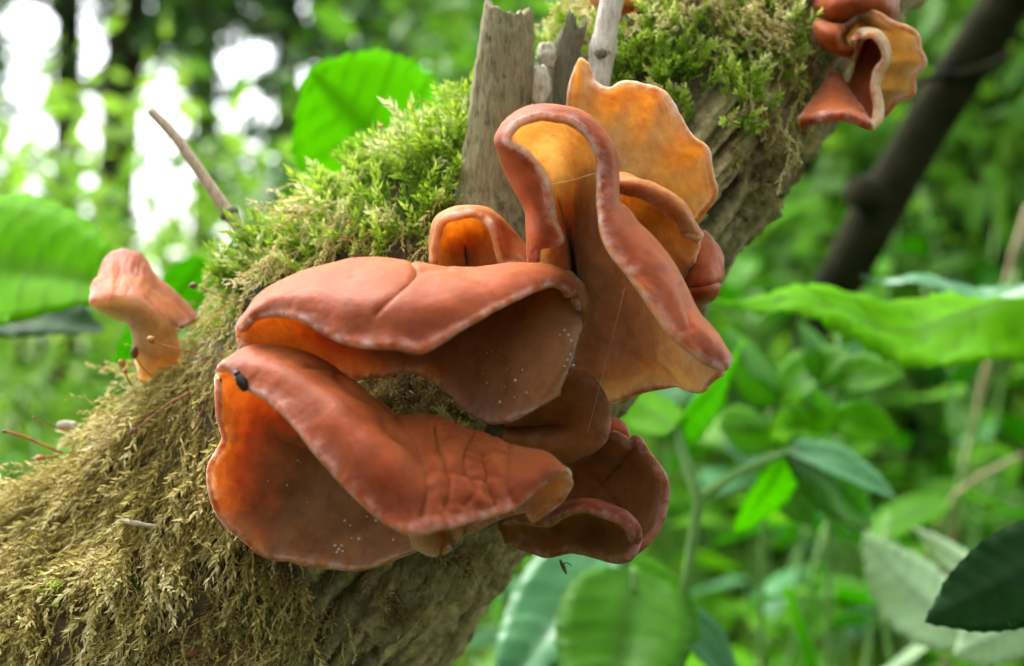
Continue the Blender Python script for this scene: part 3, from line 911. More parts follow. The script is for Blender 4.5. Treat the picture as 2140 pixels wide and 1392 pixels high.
J2 = cols(
    [(1050, 1096, 18), (1046, 1092, 20), (1048, 1100, 22), (1056, 1116, 20), (1062, 1136, 17)],
    [(1104, 1090, -2), (1100, 1082, 2), (1102, 1085, 8), (1104, 1110, 12), (1108, 1150, 9)],
    [(1144, 1094, -6), (1146, 1084, -4), (1150, 1082, 4), (1148, 1112, 9), (1146, 1160, 6)],
    [(1166, 1080, -10), (1164, 1070, -8), (1172, 1066, 2), (1178, 1105, 8), (1180, 1152, 4)],
    [(1196, 1068, -14), (1198, 1056, -12), (1206, 1054, 0), (1212, 1100, 7), (1214, 1153, 1)],
    [(1228, 1065, -16), (1232, 1053, -14), (1240, 1054, -2), (1244, 1102, 5), (1248, 1162, -2)],
    [(1260, 1074, -17), (1266, 1062, -15), (1276, 1064, -5), (1274, 1108, 2), (1274, 1170, -5)],
    [(1292, 1088, -17), (1300, 1075, -16), (1310, 1080, -9), (1304, 1116, -4), (1296, 1172, -9)],
    [(1312, 1106, -16), (1324, 1098, -15), (1331, 1106, -12), (1324, 1128, -9), (1312, 1168, -12)],
    [(1320, 1128, -14), (1332, 1124, -14), (1335, 1130, -13), (1330, 1145, -13), (1318, 1164, -13)])
SH['J'] = mushroom('jelly_ear', 'dark red-brown jelly ear bowl with a curled front lip, lowest at the branch underside',
    [shell_arrays(J1, 130, 56, 1.5, 0.35, 130, seed=10, open_sides='LTR', rim_t=1.25, folds=lambda S, a, b: crease(S, [(1205, 965), (1250, 1010), (1300, 1070)], 8, 0.9) + 0.5 * noise(S * 160)),
     shell_arrays(J2, 120, 56, 1.3, 0.3, 130, seed=12, open_sides='LTRB', rim_t=1.2)], M_jelly_dark, P(1060, 1100, 24))
# small tip behind A and orange scrap behind J
T1 = cols(
    [(1180, 572, -2), (1172, 610, 0), (1172, 660, 2)],
    [(1200, 578, -6), (1196, 620, -7), (1190, 690, -3)],
    [(1220, 604, -7), (1220, 640, -9), (1208, 690, -5)],
    [(1229, 628, -6), (1229, 645, -7), (1218, 682, -5)])
SH['T'] = mushroom('jelly_ear', 'tiny jelly ear tip showing right behind the rim of the hooded one',
    [shell_arrays(T1, 40, 40, 1.3, 0.15, seed=13)], M_jelly, P(1185, 640, -2))
T2 = cols(
    [(1255, 885, 20), (1258, 905, 18), (1260, 935, 20)],
    [(1280, 880, 18), (1285, 902, 15), (1285, 940, 18)],
    [(1300, 886, 18), (1306, 905, 16), (1305, 935, 19)],
    [(1307, 900, 20), (1309, 912, 19), (1308, 925, 21)])
SH['T2'] = mushroom('jelly_ear', 'tiny orange jelly ear scrap between the round brown one and the dark bowl',
    [shell_arrays(T2[::-1], 36, 36, 1.3, 0.15, seed=14)], M_jelly, P(1262, 910, 22))
# K group, farther up the branch
K1r = [(1752, 62, 2), (1770, 48, 0), (1790, 28, -2), (1812, 26, -3), (1835, 31, -4), (1880, 49, -4), (1912, 76, -3), (1928, 106, -2), (1922, 140, -1), (1902, 187, 0), (1868, 221, 2), (1846, 236, 4)]
K1b = [(1760, 110, 8), (1764, 112, 9), (1768, 114, 10), (1773, 117, 10), (1778, 120, 11), (1784, 124, 11), (1790, 130, 11), (1794, 138, 11), (1796, 148, 11), (1796, 158, 11), (1794, 168, 11), (1792, 178, 11)]
K1 = offset_depth(fan(K1r, K1b, 7, 4.0, 1.0), 36)
K2 = offset_depth(cols(
    [(1792, 108, -2), (1782, 95, -5), (1786, 82, -9), (1796, 90, -2), (1790, 120, 6)],
    [(1806, 78, -8), (1802, 68, -7), (1808, 66, -3), (1812, 90, 2), (1790, 135, 8)],
    [(1826, 76, -9), (1832, 68, -8), (1838, 74, -3), (1828, 100, 2), (1790, 150, 8)],
    [(1842, 98, -9), (1850, 94, -8), (1853, 102, -3), (1834, 122, 2), (1785, 160, 8)],
    [(1844, 124, -9), (1851, 124, -8), (1851, 132, -3), (1828, 145, 2), (1780, 170, 8)],
    [(1830, 150, -9), (1838, 152, -8), (1838, 160, -3), (1815, 170, 2), (1775, 175, 8)],
    [(1824, 178, -9), (1831, 180, -8), (1832, 188, -3), (1808, 192, 2), (1765, 178, 8)],
    [(1830, 210, -10), (1838, 212, -9), (1838, 222, -4), (1806, 215, 1), (1758, 178, 7)],
    [(1830, 240, -11), (1838, 242, -10), (1836, 254, -6), (1800, 232, 0), (1750, 176, 6)],
    [(1818, 262, -13), (1822, 268, -12), (1816, 266, -8), (1785, 238, -3), (1745, 172, 4)]), 36)
K3 = offset_depth(cols(
    [(1680, 268, -6), (1676, 256, -8), (1680, 240, -6), (1705, 205, 0), (1738, 158, 6)],
    [(1700, 256, -10), (1698, 248, -11), (1700, 238, -9), (1718, 200, -2), (1742, 154, 5)],
    [(1726, 250, -14), (1728, 243, -14), (1728, 234, -12), (1734, 198, -4), (1746, 154, 5)],
    [(1764, 247, -15), (1766, 240, -15), (1764, 230, -12), (1756, 196, -4), (1750, 156, 5)],
    [(1792, 256, -14), (1794, 250, -14), (1788, 236, -11), (1772, 200, -4), (1754, 160, 5)],
    [(1816, 266, -13), (1814, 258, -13), (1804, 240, -10), (1782, 206, -4), (1756, 166, 6)]), 36)
K4 = offset_depth(cols(
    [(1706, 44, 0), (1704, 56, -4), (1710, 78, -4), (1722, 95, 2)],
    [(1724, 50, -3), (1722, 66, -8), (1726, 88, -7), (1738, 104, 0)],
    [(1748, 56, -4), (1744, 76, -9), (1744, 98, -8), (1756, 112, -1)],
    [(1766, 52, -3), (1752, 80, -3), (1758, 104, -6), (1772, 114, -1)],
    [(1786, 38, -3), (1762, 78, 4), (1770, 100, 0), (1782, 108, 2)]), 36)
SH['K'] = mushroom('jelly_ear', 'frilled amber jelly ear with a curled middle lobe high up on the branch',
    [shell_arrays(K1, 90, 44, 1.4, 0.4, 120, seed=15, open_sides='LTR', folds=lambda S, a, b: 0.7 * np.sin(PXM(S)[1] / 9.0 + 2 * noise(S * 60))),
     shell_arrays(K2[::-1], 90, 40, 1.4, 0.25, 120, seed=16, open_sides='LTR'), shell_arrays(K4[::-1], 50, 36, 1.4, 0.2, 120, seed=18)], M_jelly_tall, P(1770, 140, 74))
SH['K3'] = mushroom('jelly_ear', 'little orange bell-shaped jelly ear hanging just below the frilled amber one',
    [shell_arrays(K3, 60, 44, 1.4, 0.25, 120, seed=17)], M_jelly, P(1742, 158, 72))
K5 = offset_depth(cols(
    [(1700, -60, 6), (1704, -20, 0), (1706, 10, -2), (1708, 38, 0)],
    [(1740, -70, 2), (1742, -25, -6), (1744, 15, -9), (1746, 46, -5)],
    [(1790, -70, 2), (1792, -25, -7), (1792, 10, -9), (1790, 34, -4)],
    [(1840, -60, 3), (1846, -20, -4), (1846, 12, -6), (1840, 36, -2)],
    [(1866, -40, 8), (1872, -10, 3), (1872, 15, 2), (1866, 42, 5)]), 40)
SH['K5'] = mushroom('jelly_ear', 'pale amber jelly ear directly above the frilled one, cut by the picture edge',
    [shell_arrays(K5[::-1], 60, 44, 1.6, 0.4, 120, seed=19)], M_jelly_tall, P(1760, -20, 76))
K6 = offset_depth(cols(
    [(1225, -40, 4), (1228, -5, 0), (1234, 12, 2)],
    [(1262, -40, 0), (1264, 0, -5), (1266, 22, 0)],
    [(1310, -40, 0), (1312, 2, -5), (1310, 26, 0)],
    [(1352, -40, 4), (1352, -8, 0), (1346, 10, 3)]), 45)
SH['K6'] = mushroom('jelly_ear', 'brown jelly ear edge behind the bleached twig at the top of the branch',
    [shell_arrays(K6, 50, 30, 1.5, 0.3, 120, seed=20)], M_jelly, P(1290, -30, 52))
# ------------------------------------------------------------------ moss
def moss_material(name, stops, trans=0.35):
    m, nt, b = mat(name)
    tn = N_(nt, 'ShaderNodeAttribute', attribute_name='tint').outputs['Fac']
    oi = N_(nt, 'ShaderNodeObjectInfo').outputs['Random']
    n1 = noise_node(nt, 260, 2, 0.5, N_(nt, 'ShaderNodeNewGeometry').outputs['Position'])
    f = math_(nt, 'ADD', math_(nt, 'MULTIPLY', tn, 0.72), math_(nt, 'MULTIPLY', n1.outputs[0], 0.3))
    r = ramp(nt, stops)
    nt.links.new(f, r.inputs[0])
    nt.links.new(r.outputs[0], b.inputs['Base Color'])
    b.inputs['Roughness'].default_value = 0.5
    b.inputs['Specular IOR Level'].default_value = 0.35
    tr = N_(nt, 'ShaderNodeBsdfTranslucent')
    nt.links.new(r.outputs[0], tr.inputs['Color'])
    mx = N_(nt, 'ShaderNodeMixShader')
    mx.inputs[0].default_value = trans
    nt.links.new(b.outputs[0], mx.inputs[1])
    nt.links.new(tr.outputs[0], mx.inputs[2])
    nt.links.new(mx.outputs[0], nt.nodes['Material Output'].inputs['Surface'])
    return m

M_moss = moss_material('green_moss', [(0.05, (0.06, 0.11, 0.012)), (0.28, (0.20, 0.36, 0.02)), (0.52, (0.40, 0.60, 0.04)), (0.74, (0.58, 0.70, 0.14)), (0.92, (0.74, 0.72, 0.40))], 0.5)
M_dry = moss_material('dry_moss', [(0.05, (0.10, 0.07, 0.018)), (0.26, (0.42, 0.33, 0.09)), (0.48, (0.62, 0.52, 0.17)), (0.70, (0.74, 0.65, 0.30)), (0.95, (0.80, 0.74, 0.50))], 0.45)
M_moss_brown = moss_material('brown_moss', [(0.05, (0.03, 0.02, 0.008)), (0.4, (0.22, 0.14, 0.05)), (0.7, (0.42, 0.32, 0.11)), (0.95, (0.42, 0.46, 0.12))], 0.3)  # moss brown to olive in itself
M_seta = None

def shoot_template(r, n_leaf=26, leaf=0.2, wid=0.05, spread=(0.95, 0.5), branch=0, bend=0.25, stem_r=0.012, wav=0.0, taper=1.0):
    """one moss shoot, about 1 unit tall along +Z: stem and small pointed leaves"""
    VV, T3, tin = [], [], []
    def add_axis(p0, dirv, L, nl, lf):
        n = 9
        t = np.linspace(0, 1, n)
        side = np.cross(dirv, r.normal(size=3)); side /= np.linalg.norm(side) + 1e-9
        side2 = np.cross(dirv, side)
        pts = p0 + dirv * (t * L)[:, None] + side * (bend * L * t ** 2)[:, None]
        if wav:
            pts = pts + side2 * (wav * L * np.sin(t * 7 + r.uniform(0, 6)))[:, None] + side * (wav * L * np.sin(t * 11 + r.uniform(0, 6)))[:, None]
        v, f = tube_arrays(pts, stem_r * (1.1 - 0.6 * t), 3, cap=False)
        off = sum(len(a) for a in VV)
        VV.append(v); tin.append(np.full(len(v), 0.25))
        q = f[0] + off
        T3.append(q[:, [0, 1, 2]]); T3.append(q[:, [0, 2, 3]])
        tang = np.gradient(pts, axis=0); tang /= np.linalg.norm(tang, axis=1, keepdims=True)
        for i in range(nl):
            u = 0.08 + 0.92 * (i + r.uniform(0, 0.6)) / nl
            x = min(u, 1) * (n - 1); j = min(int(x), n - 2)
            p = pts[j] + (pts[j + 1] - pts[j]) * (x - j)
            ax = tang[j]
            a = i * 2.4 + r.uniform(-0.4, 0.4)
            b1 = np.cross(ax, [0.3, 0.8, 0.5]); b1 /= np.linalg.norm(b1)
            b2 = np.cross(ax, b1)
            rad = math.cos(a) * b1 + math.sin(a) * b2
            sp = spread[0] + (spread[1] - spread[0]) * u + r.uniform(-0.2, 0.2)
            d1 = ax * math.cos(sp) + rad * math.sin(sp)
            w = np.cross(d1, rad); w /= np.linalg.norm(w) + 1e-9
            ll = lf * r.uniform(0.75, 1.2) * (1 - (1 - taper) * u)
            d2 = d1 * 0.9 + rad * r.uniform(-0.1, 0.35); d2 /= np.linalg.norm(d2)
            k = wid * ll / leaf
            m1 = p + d1 * ll * 0.38
            up = np.cross(w, d1)
            vs = np.array([p, m1 + w * k + up * k * 0.5, m1 - up * k * 0.3, m1 - w * k + up * k * 0.5, m1 + d2 * ll * 0.62])
            off2 = sum(len(a_) for a_ in VV)
            VV.append(vs)
            tin.append(0.30 + 0.5 * u + np.array([-0.2, 0, 0, 0, 0.12]))
            T3.append(np.array([[0, 1, 2], [0, 2, 3], [1, 4, 2], [2, 4, 3]]) + off2)
        return pts, tang
    pts, tang = add_axis(np.zeros(3), np.array([0, 0, 1.0]), 1.0, n_leaf, leaf)
    for bnum in range(branch):
        j = r.integers(2, 7)
        d = tang[j] * 0.75 + r.normal(size=3) * 0.45
        d /= np.linalg.norm(d)
        add_axis(pts[j], d, r.uniform(0.3, 0.5), int(n_leaf * 0.5), leaf * 0.75)
    return np.concatenate(VV), np.concatenate(T3), np.clip(np.concatenate(tin), 0, 1)

rs = np.random.default_rng(21)
T_green = [shoot_template(rs, 24, 0.22, 0.042, (1.0, 0.45), branch=k % 3, bend=rs.uniform(0.1, 0.4)) for k in range(7)]
T_thin = [shoot_template(rs, 22, 0.14, 0.026, (0.65, 0.4), branch=0, bend=rs.uniform(0.1, 0.5), wav=0.03) for k in range(4)]
T_dry = [shoot_template(rs, 26, 0.115, 0.020, (0.55, 0.4), branch=k % 2, bend=rs.uniform(-0.2, 0.3), stem_r=0.009, wav=0.05) for k in range(7)]
T_fibre = [shoot_template(rs, 12, 0.06, 0.010, (0.4, 0.3), branch=0, bend=rs.uniform(-0.3, 0.3), stem_r=0.010, wav=0.07) for k in range(5)]
T_tuft = [shoot_template(rs, 20, 0.30, 0.055, (1.15, 0.7), branch=1, bend=0.3) for k in range(4)]

def basis(z, roll):
    """(K,3) up vectors -> rotation matrices with that local Z"""
    z = z / np.maximum(np.linalg.norm(z, axis=1, keepdims=True), 1e-9)
    ref = np.where(np.abs(z[:, 2:3]) < 0.9, np.array([[0, 0, 1.0]]), np.array([[1.0, 0, 0]]))
    x = np.cross(ref, z); x /= np.linalg.norm(x, axis=1, keepdims=True)
    y = np.cross(z, x)
    c, s = np.cos(roll)[:, None], np.sin(roll)[:, None]
    return np.stack([x * c + y * s, -x * s + y * c, z], -1)

def scatter_merged(name, temps, pos, up, size, tint, parent, material):
    if len(pos) == 0: return None
    V, F, T, off = [], [], [], 0
    which = rng.integers(0, len(temps), len(pos))
    R = basis(up, rng.uniform(0, 6.28, len(pos)))
    for k, (tv, tf, tt) in enumerate(temps):
        sel = np.where(which == k)[0]
        if len(sel) == 0: continue
        v = np.einsum('kij,nj->kni', R[sel], tv) * size[sel][:, None, None] + pos[sel][:, None]
        f = tf[None] + (off + np.arange(len(sel)) * len(tv))[:, None, None]
        V.append(v.reshape(-1, 3)); F.append(f.reshape(-1, 3))
        T.append(np.clip(tt[None] + tint[sel][:, None], 0, 1).ravel())
        off += len(sel) * len(tv)
    me = mesh_arrays(name, np.concatenate(V), [np.concatenate(F)], {'tint': np.concatenate(T)}, smooth_shade=False)
    o = link(name, me, material, parent)
    o['kind'] = 'stuff'
    return o

def scatter_single(name, temps, pos, up, size, tint, parent, material, levels=4):
    """each shoot an object of its own; meshes shared by template and tint step"""
    cache = {}
    R = basis(up, rng.uniform(0, 6.28, len(pos)))
    for i in range(len(pos)):
        k = int(rng.integers(0, len(temps)))
        lv = round(float(tint[i]) * 10) / 10
        if (k, lv) not in cache:
            tv, tf, tt = temps[k]
            me = mesh_arrays(name, tv, [tf], {'tint': np.clip(tt + lv, 0, 1)}, smooth_shade=False)
            me.materials.append(material)
            cache[(k, lv)] = me
        o = bpy.data.objects.new(name, cache[(k, lv)])
        COL.objects.link(o)
        o.parent = parent
        M = np.eye(4); M[:3, :3] = R[i] * size[i]; M[:3, 3] = pos[i] - np.array(parent.location)
        o.matrix_basis = Matrix(M.tolist())

# sample of the branch surface that faces the lens
_s = np.linspace(0.02, LOG_LEN - 0.02, 420); _t = np.linspace(-1.75, 1.9, 260)
_Sg, _Tg = np.meshgrid(_s, _t, indexing='ij')
_pos, _nor, _tan, _bk = log_surface(_Sg, _Tg)
_px, _py = PXM(_pos)
_front = (_nor * (np.array([0, 0, H]) - _pos)).sum(-1) > -0.004
def surf(px, py):
    d = (_px - px) ** 2 + (_py - py) ** 2 + np.where(_front, 0, 1e7)
    i = np.unravel_index(np.argmin(d), d.shape)
    return _pos[i], _nor[i]

def sample_log(n, s0=0.05, s1=None, t0=-1.2, t1=1.9):
    s = rng.uniform(s0, s1 or LOG_LEN - 0.05, n); th = rng.uniform(t0, t1, n)
    p, nn, tt, bk = log_surface(s, th)
    px, py = PXM(p)
    return p, nn, tt, bk, px, py, th

# a shape test against the big mushroom faces: no moss pokes through the caps
_bv = []
for key in SH:
    o = SH[key][1]
    me = o.data
    nv = len(me.vertices); co = np.empty(nv * 3); me.vertices.foreach_get('co', co)
    _bv.append(BVHTree.FromPolygons([tuple(c) for c in co.reshape(-1, 3)], [tuple(p.vertices) for p in me.polygons]))
CAM = Vector((0, 0, H))
def caps_clear(p, r=0.004):
    """False where a cap lies within r of the point or between it and the lens by less than r"""
    v = Vector(p)
    for b in _bv:
        hit = b.find_nearest(v, r)
        if hit[0] is not None:
            return False
    return True
def in_front_of_cap(p):
    v = Vector(p); d = (v - CAM)
    L = d.length; d.normalize()
    for b in _bv:
        hit = b.ray_cast(v, d, 0.03)
        if hit[0] is not None:
            return True
    return False
def hidden(p):
    v = Vector(p); d = (v - CAM); L = d.length; d.normalize()
    for b in _bv:
        hit = b.ray_cast(CAM, d, L - 0.002)
        if hit[0] is not None:
            return True
    return False

def region(px, py, blobs):
    r = np.zeros(px.shape)
    for x, y, rx, ry, w in blobs:
        r = np.maximum(r, w * np.clip(1.6 - np.sqrt(((px - x) / rx) ** 2 + ((py - y) / ry) ** 2) * 1.0, 0, 1))
    return r

def tip_ok(p, up, size, loose=False):
    """keep shoots whose body stays clear of the caps and does not stand before them"""
    keep = np.ones(len(p), bool)
    u = up / np.linalg.norm(up, axis=1, keepdims=True)
    for i in range(len(p)):
        for f in (0.35, 1.0):
            q = p[i] + u[i] * size[i] * f
            if not caps_clear(q, 0.0012 if loose else 0.0022) or (not loose and in_front_of_cap(q)):
                keep[i] = False
                break
    return keep

UPZ = np.array([0, 0, 1.0])
GRAV = np.array([-0.12, 0, -1.0])

# --- green cushions -------------------------------------------------
def green_cushion(label, n, blobs, size, n_single, t0, t1, lean, seed, bright=0.0, group='moss cushions on the branch'):
    p, nn, tt, bk, px, py, th = sample_log(n, t0=t0, t1=t1)
    w = region(px, py, blobs)
    clump = 0.42 + 1.3 * fbm(p * 85 + seed, 2)
    k = rng.uniform(0, 1, n) < w * np.clip(clump, 0.12, 1)
    p, nn, px, py, clump, tt = p[k], nn[k], px[k], py[k], clump[k], tt[k]
    m = len(p)
    lump = np.clip(0.4 + 0.8 * fbm(p * 60 + seed * 3, 2), 0, 1.2)
    up = nn * (0.5 + 0.3 * rng.uniform(size=(m, 1))) + UPZ * lean + rng.normal(size=(m, 3)) * 0.42
    sz = size * rng.uniform(0.6, 1.2, m) * np.where(rng.uniform(size=m) < 0.08, 1.45, 1.0)
    base = p + nn * (lump * 0.0035)[:, None]
    tint = np.clip(-0.15 + 0.75 * fbm(p * 110 + seed * 5, 2) + 0.16 * rng.normal(size=m) + bright, -0.45, 0.42)
    ok = tip_ok(base, up, sz)
    tx, ty = PXM(base + up / np.linalg.norm(up, axis=1, keepdims=True) * sz[:, None])
    ok &= ~((tx > 965) & (tx < 1110) & (ty > 40) & (ty < 430))      # the stub stands clear of the moss
    base, up, sz, tint = base[ok], up[ok], sz[ok], tint[ok]
    root = empty('moss_cushion', tuple(base.mean(0)))
    tag(root, label, 'moss', group)
    # the shoots that show largest: close to the lens and not hidden by a cap
    tipz = base + up / np.linalg.norm(up, axis=1, keepdims=True) * sz[:, None]
    score = np.linalg.norm(tipz - np.array([0, 0, H]), axis=1) / sz ** 0.5
    order = np.argsort(score)
    single = [i for i in order[: n_single * 3] if not hidden(tipz[i])][:n_single]
    rest = np.setdiff1d(np.arange(len(base)), single)
    scatter_single('shoot', T_green, base[single], up[single], sz[single], tint[single], root, M_moss)
    scatter_merged('shoots', T_green + T_thin, base[rest], up[rest], sz[rest], tint[rest], root, M_moss)
    return root

g1 = green_cushion('bright green moss cushion on top of the branch left of the broken stub', 17000,
    [(560, 520, 110, 80, 1), (680, 450, 110, 90, 1), (800, 420, 120, 110, 1), (880, 330, 90, 110, 1), (950, 230, 80, 110, 1), (960, 430, 60, 60, 1), (480, 580, 60, 50, 0.7)],
    0.0088, 150, 0.1, 2.0, 0.42, 1.0)
g2 = green_cushion('bright green moss cushion right of the bleached twig, below the frilled amber ears', 22000,
    [(1370, 90, 90, 110, 1), (1480, 150, 120, 110, 1), (1580, 110, 90, 80, 1), (1520, 230, 90, 60, 0.8), (1150, 30, 60, 60, 1), (1440, 20, 100, 50, 0.7)],
    0.0072, 110, -0.55, 1.6, 0.45, 2.0, 0.0)
g3 = green_cushion('small fresh green moss tufts along the edge beside the trumpet-shaped ear', 14000,
    [(440, 650, 60, 60, 0.8), (390, 700, 40, 40, 0.5), (480, 690, 30, 60, 0.7), (40, 950, 60, 60, 0.9), (300, 930, 22, 18, 0.9), (250, 1090, 16, 14, 0.9), (300, 1230, 26, 22, 0.8), (130, 1240, 20, 20, 0.8), (20, 1345, 20, 20, 0.9)],
    0.0055, 45, -0.3, 1.8, 0.45, 3.0)

# --- dry hanging moss ------------------------------------------------
def dry_mat(label, n, blobs, size, n_single, seed, temps, material, tb=0.0, group='moss cushions on the branch', layer=0.004, fall=1.0, loose=False):
    p, nn, tt, bk, px, py, th = sample_log(n, t0=-1.0, t1=1.9)
    w = region(px, py, blobs)
    clump = 0.66 + 1.0 * fbm(p * 75 + seed, 3)
    k = rng.uniform(0, 1, n) < w * np.clip(clump, 0.04, 1)
    p, nn, px, py = p[k], nn[k], px[k], py[k]
    m = len(p)
    g = np.tile(GRAV, (m, 1)); g = g - (g * nn).sum(1, keepdims=True) * nn
    g = g / np.maximum(np.linalg.norm(g, axis=1, keepdims=True), 1e-6)
    swirl = np.stack([noise(p * 90 + 3), noise(p * 90 + 7), noise(p * 90 + 13)], -1)
    up = g * fall + nn * rng.uniform(0.0, 0.30, (m, 1)) + swirl * 0.85 + rng.normal(size=(m, 3)) * 0.15
    sz = size * rng.uniform(0.6, 1.35, m)
    base = p + nn * (rng.uniform(-0.0005, layer, m) + 0.002 * np.clip(fbm(p * 70 + seed, 2), -0.3, 1))[:, None]
    tint = np.clip(-0.1 + 0.35 * fbm(p * 110 + seed * 5, 2) + 0.2 * rng.normal(size=m) + tb, -0.4, 0.45)
    ok = tip_ok(base, up, sz, loose)
    base, up, sz, tint = base[ok], up[ok], sz[ok], tint[ok]
    root = empty('moss_mat', tuple(base.mean(0)))
    tag(root, label, 'moss', group)
    tipz = base + up / np.linalg.norm(up, axis=1, keepdims=True) * sz[:, None]
    score = np.linalg.norm(tipz - np.array([0, 0, H]), axis=1) / sz ** 0.5
    order = np.argsort(score)
    single = [i for i in order[: n_single * 3] if not hidden(tipz[i])][:n_single]
    rest = np.setdiff1d(np.arange(len(base)), single)
    if len(single):
        scatter_single('strand', temps, base[single], up[single], sz[single], tint[single], root, material)
    scatter_merged('strands', temps, base[rest], up[rest], sz[rest], tint[rest], root, material)
    return root

d1 = dry_mat('straw-coloured mat of hanging dry moss on the thick lower end of the branch', 36000,
    [(330, 900, 170, 170, 1), (180, 1050, 220, 200, 1), (400, 1050, 150, 200, 1), (100, 1300, 300, 200, 1), (420, 1230, 220, 100, 0.8), (60, 1500, 300, 200, 1), (330, 790, 90, 60, 1), (430, 800, 60, 80, 1), (540, 1240, 120, 60, 0.9), (470, 1340, 140, 70, 1), (620, 1340, 90, 60, 0.6)],
    0.0150, 160, 4.0, T_dry + T_fibre, M_dry, 0.08)
d2 = dry_mat('pale dried moss threads between the green shoots on top of the branch', 20000,
    [(700, 500, 180, 60, 0.8), (880, 480, 110, 60, 0.7), (560, 580, 110, 50, 1), (460, 640, 60, 60, 0.8), (520, 680, 40, 80, 0.8), (1400, 30, 160, 50, 0.9), (1560, 40, 120, 60, 0.8), (1600, 200, 60, 60, 0.5), (1300, 260, 60, 60, 0.7)],
    0.0095, 60, 5.0, T_dry + T_thin, M_dry, 0.18, layer=0.010)
d3 = dry_mat('dark brown moss tuft in the hollow between the hooded and the long jelly ear', 60000,
    [(860, 815, 60, 36, 1), (930, 850, 34, 22, 1), (800, 800, 40, 18, 1)],
    0.0056, 60, 6.0, T_tuft, M_moss_brown, 0.3, fall=0.15, layer=0.012, loose=True)
d4 = dry_mat('thin olive moss on the shaded bark under the long jelly ear', 30000,
    [(560, 1220, 130, 60, 0.6), (700, 1230, 120, 50, 0.6), (830, 1200, 90, 40, 0.6), (680, 1290, 60, 40, 0.5), (940, 1160, 60, 40, 0.6), (500, 1340, 160, 60, 0.35), (1560, 300, 60, 60, 0.25)],
    0.0048, 40, 7.0, T_tuft + T_thin, M_moss_brown, 0.15, fall=0.5)

# --- stalked spore capsules ----------------------------------------
def seta_material(name, c0, c1):
    m, nt, b = mat(name)
    n = noise_node(nt, 500, 2, 0.5, N_(nt, 'ShaderNodeTexCoord').outputs['Object'])
    r = ramp(nt, [(0.3, c0), (0.7, c1)])
    nt.links.new(n.outputs[0], r.inputs[0])
    nt.links.new(r.outputs[0], b.inputs['Base Color'])
    b.inputs['Roughness'].default_value = 0.35
    return m
M_seta = seta_material('orange_seta', (0.30, 0.075, 0.02), (0.50, 0.17, 0.03))
M_caps = seta_material('brown_capsule', (0.10, 0.035, 0.012), (0.26, 0.09, 0.03))
M_caps_o = seta_material('orange_capsule', (0.42, 0.15, 0.03), (0.55, 0.23, 0.06))

def spore_stalk(parent, pts, lift, cap=None, capm=None, r=0.00016, d0=None):
    """pts: photo pixels from foot to tip; foot on the branch, the tip lift mm nearer to the lens"""
    foot, _n = surf(*pts[0])
    d = foot[1] - 0.004
    n = len(pts)
    ctrl = [PM(x, y, d - lift / 1000 * i / max(n - 1, 1)) for i, (x, y) in enumerate(pts)]
    c = curve_pts(ctrl, 26)
    V, F = tube_arrays(c, r, 6)
    me = mesh_arrays('spore_stalk', V, F); fix_normals(me)
    o = link('spore_stalk', me, M_seta, parent)
    if cap:
        L, Rr, bend = cap
        tv = c[-1] - c[-4]; tv /= np.linalg.norm(tv)
        t = np.linspace(0, 1, 10)
        sd = np.cross(tv, [0, 1, 0]); sd /= np.linalg.norm(sd) + 1e-9
        pp = c[-1] + tv * (t * L)[:, None] + sd * (bend * L * t ** 2)[:, None]
        rr = Rr * np.sin(np.clip(t * 0.93 + 0.07, 0, 1) * math.pi * 0.92) ** 0.7 + 0.00012
        V, F = tube_arrays(pp, rr, 10)
        me = mesh_arrays('capsule', V, F); fix_normals(me)
        k = bpy.data.objects.new('capsule', me); COL.objects.link(k); me.materials.append(capm or M_caps)
        k.parent = o
    return o

spore_stalk(d1, [(292, 834), (278, 812), (266, 790), (258, 766)], 3, (0.0016, 0.0006, 0.2), M_caps_o)
spore_stalk(d1, [(287, 830), (272, 800), (262, 780)], 4, (0.0011, 0.0005, -0.5), M_caps_o)
spore_stalk(d1, [(335, 802), (316, 786), (298, 768), (284, 748)], 4, (0.0022, 0.0008, -0.55), M_caps)
spore_stalk(d1, [(447, 753), (412, 740), (380, 731), (345, 723), (322, 714)], 6, (0.0015, 0.0007, -0.3), M_caps_o)
spore_stalk(d1, [(358, 839), (330, 818), (300, 800), (285, 790)], 3)
spore_stalk(d1, [(405, 814), (380, 828), (356, 841), (320, 868), (286, 895)], 5, (0.0018, 0.0007, 0.3), M_caps)
spore_stalk(d1, [(489, 627), (465, 620), (440, 611), (412, 598)], 4, (0.0014, 0.0006, 0.6), M_caps)
spore_stalk(d1, [(131, 947), (90, 930), (50, 912), (14, 902)], 4, (0.0009, 0.0003, 0.2), M_caps, 0.0003)
spore_stalk(d1, [(123, 955), (108, 955), (92, 956)], 3, (0.0024, 0.0006, 0.15), M_caps_o, 0.0003)
spore_stalk(d1, [(150, 905), (122, 896), (98, 886), (74, 874)], 4, (0.0006, 0.0002, 0.0), M_caps)
spore_stalk(d1, [(425, 850), (412, 880), (405, 905), (408, 925)], 2)
spore_stalk(d1, [(175, 950), (150, 1010), (140, 1060)], 2)
spore_stalk(g1, [(797, 320), (798, 293), (796, 268)], 1, (0.0009, 0.0006, 0.2), M_caps_o)
spore_stalk(g1, [(760, 520), (735, 500), (705, 494)], 5)

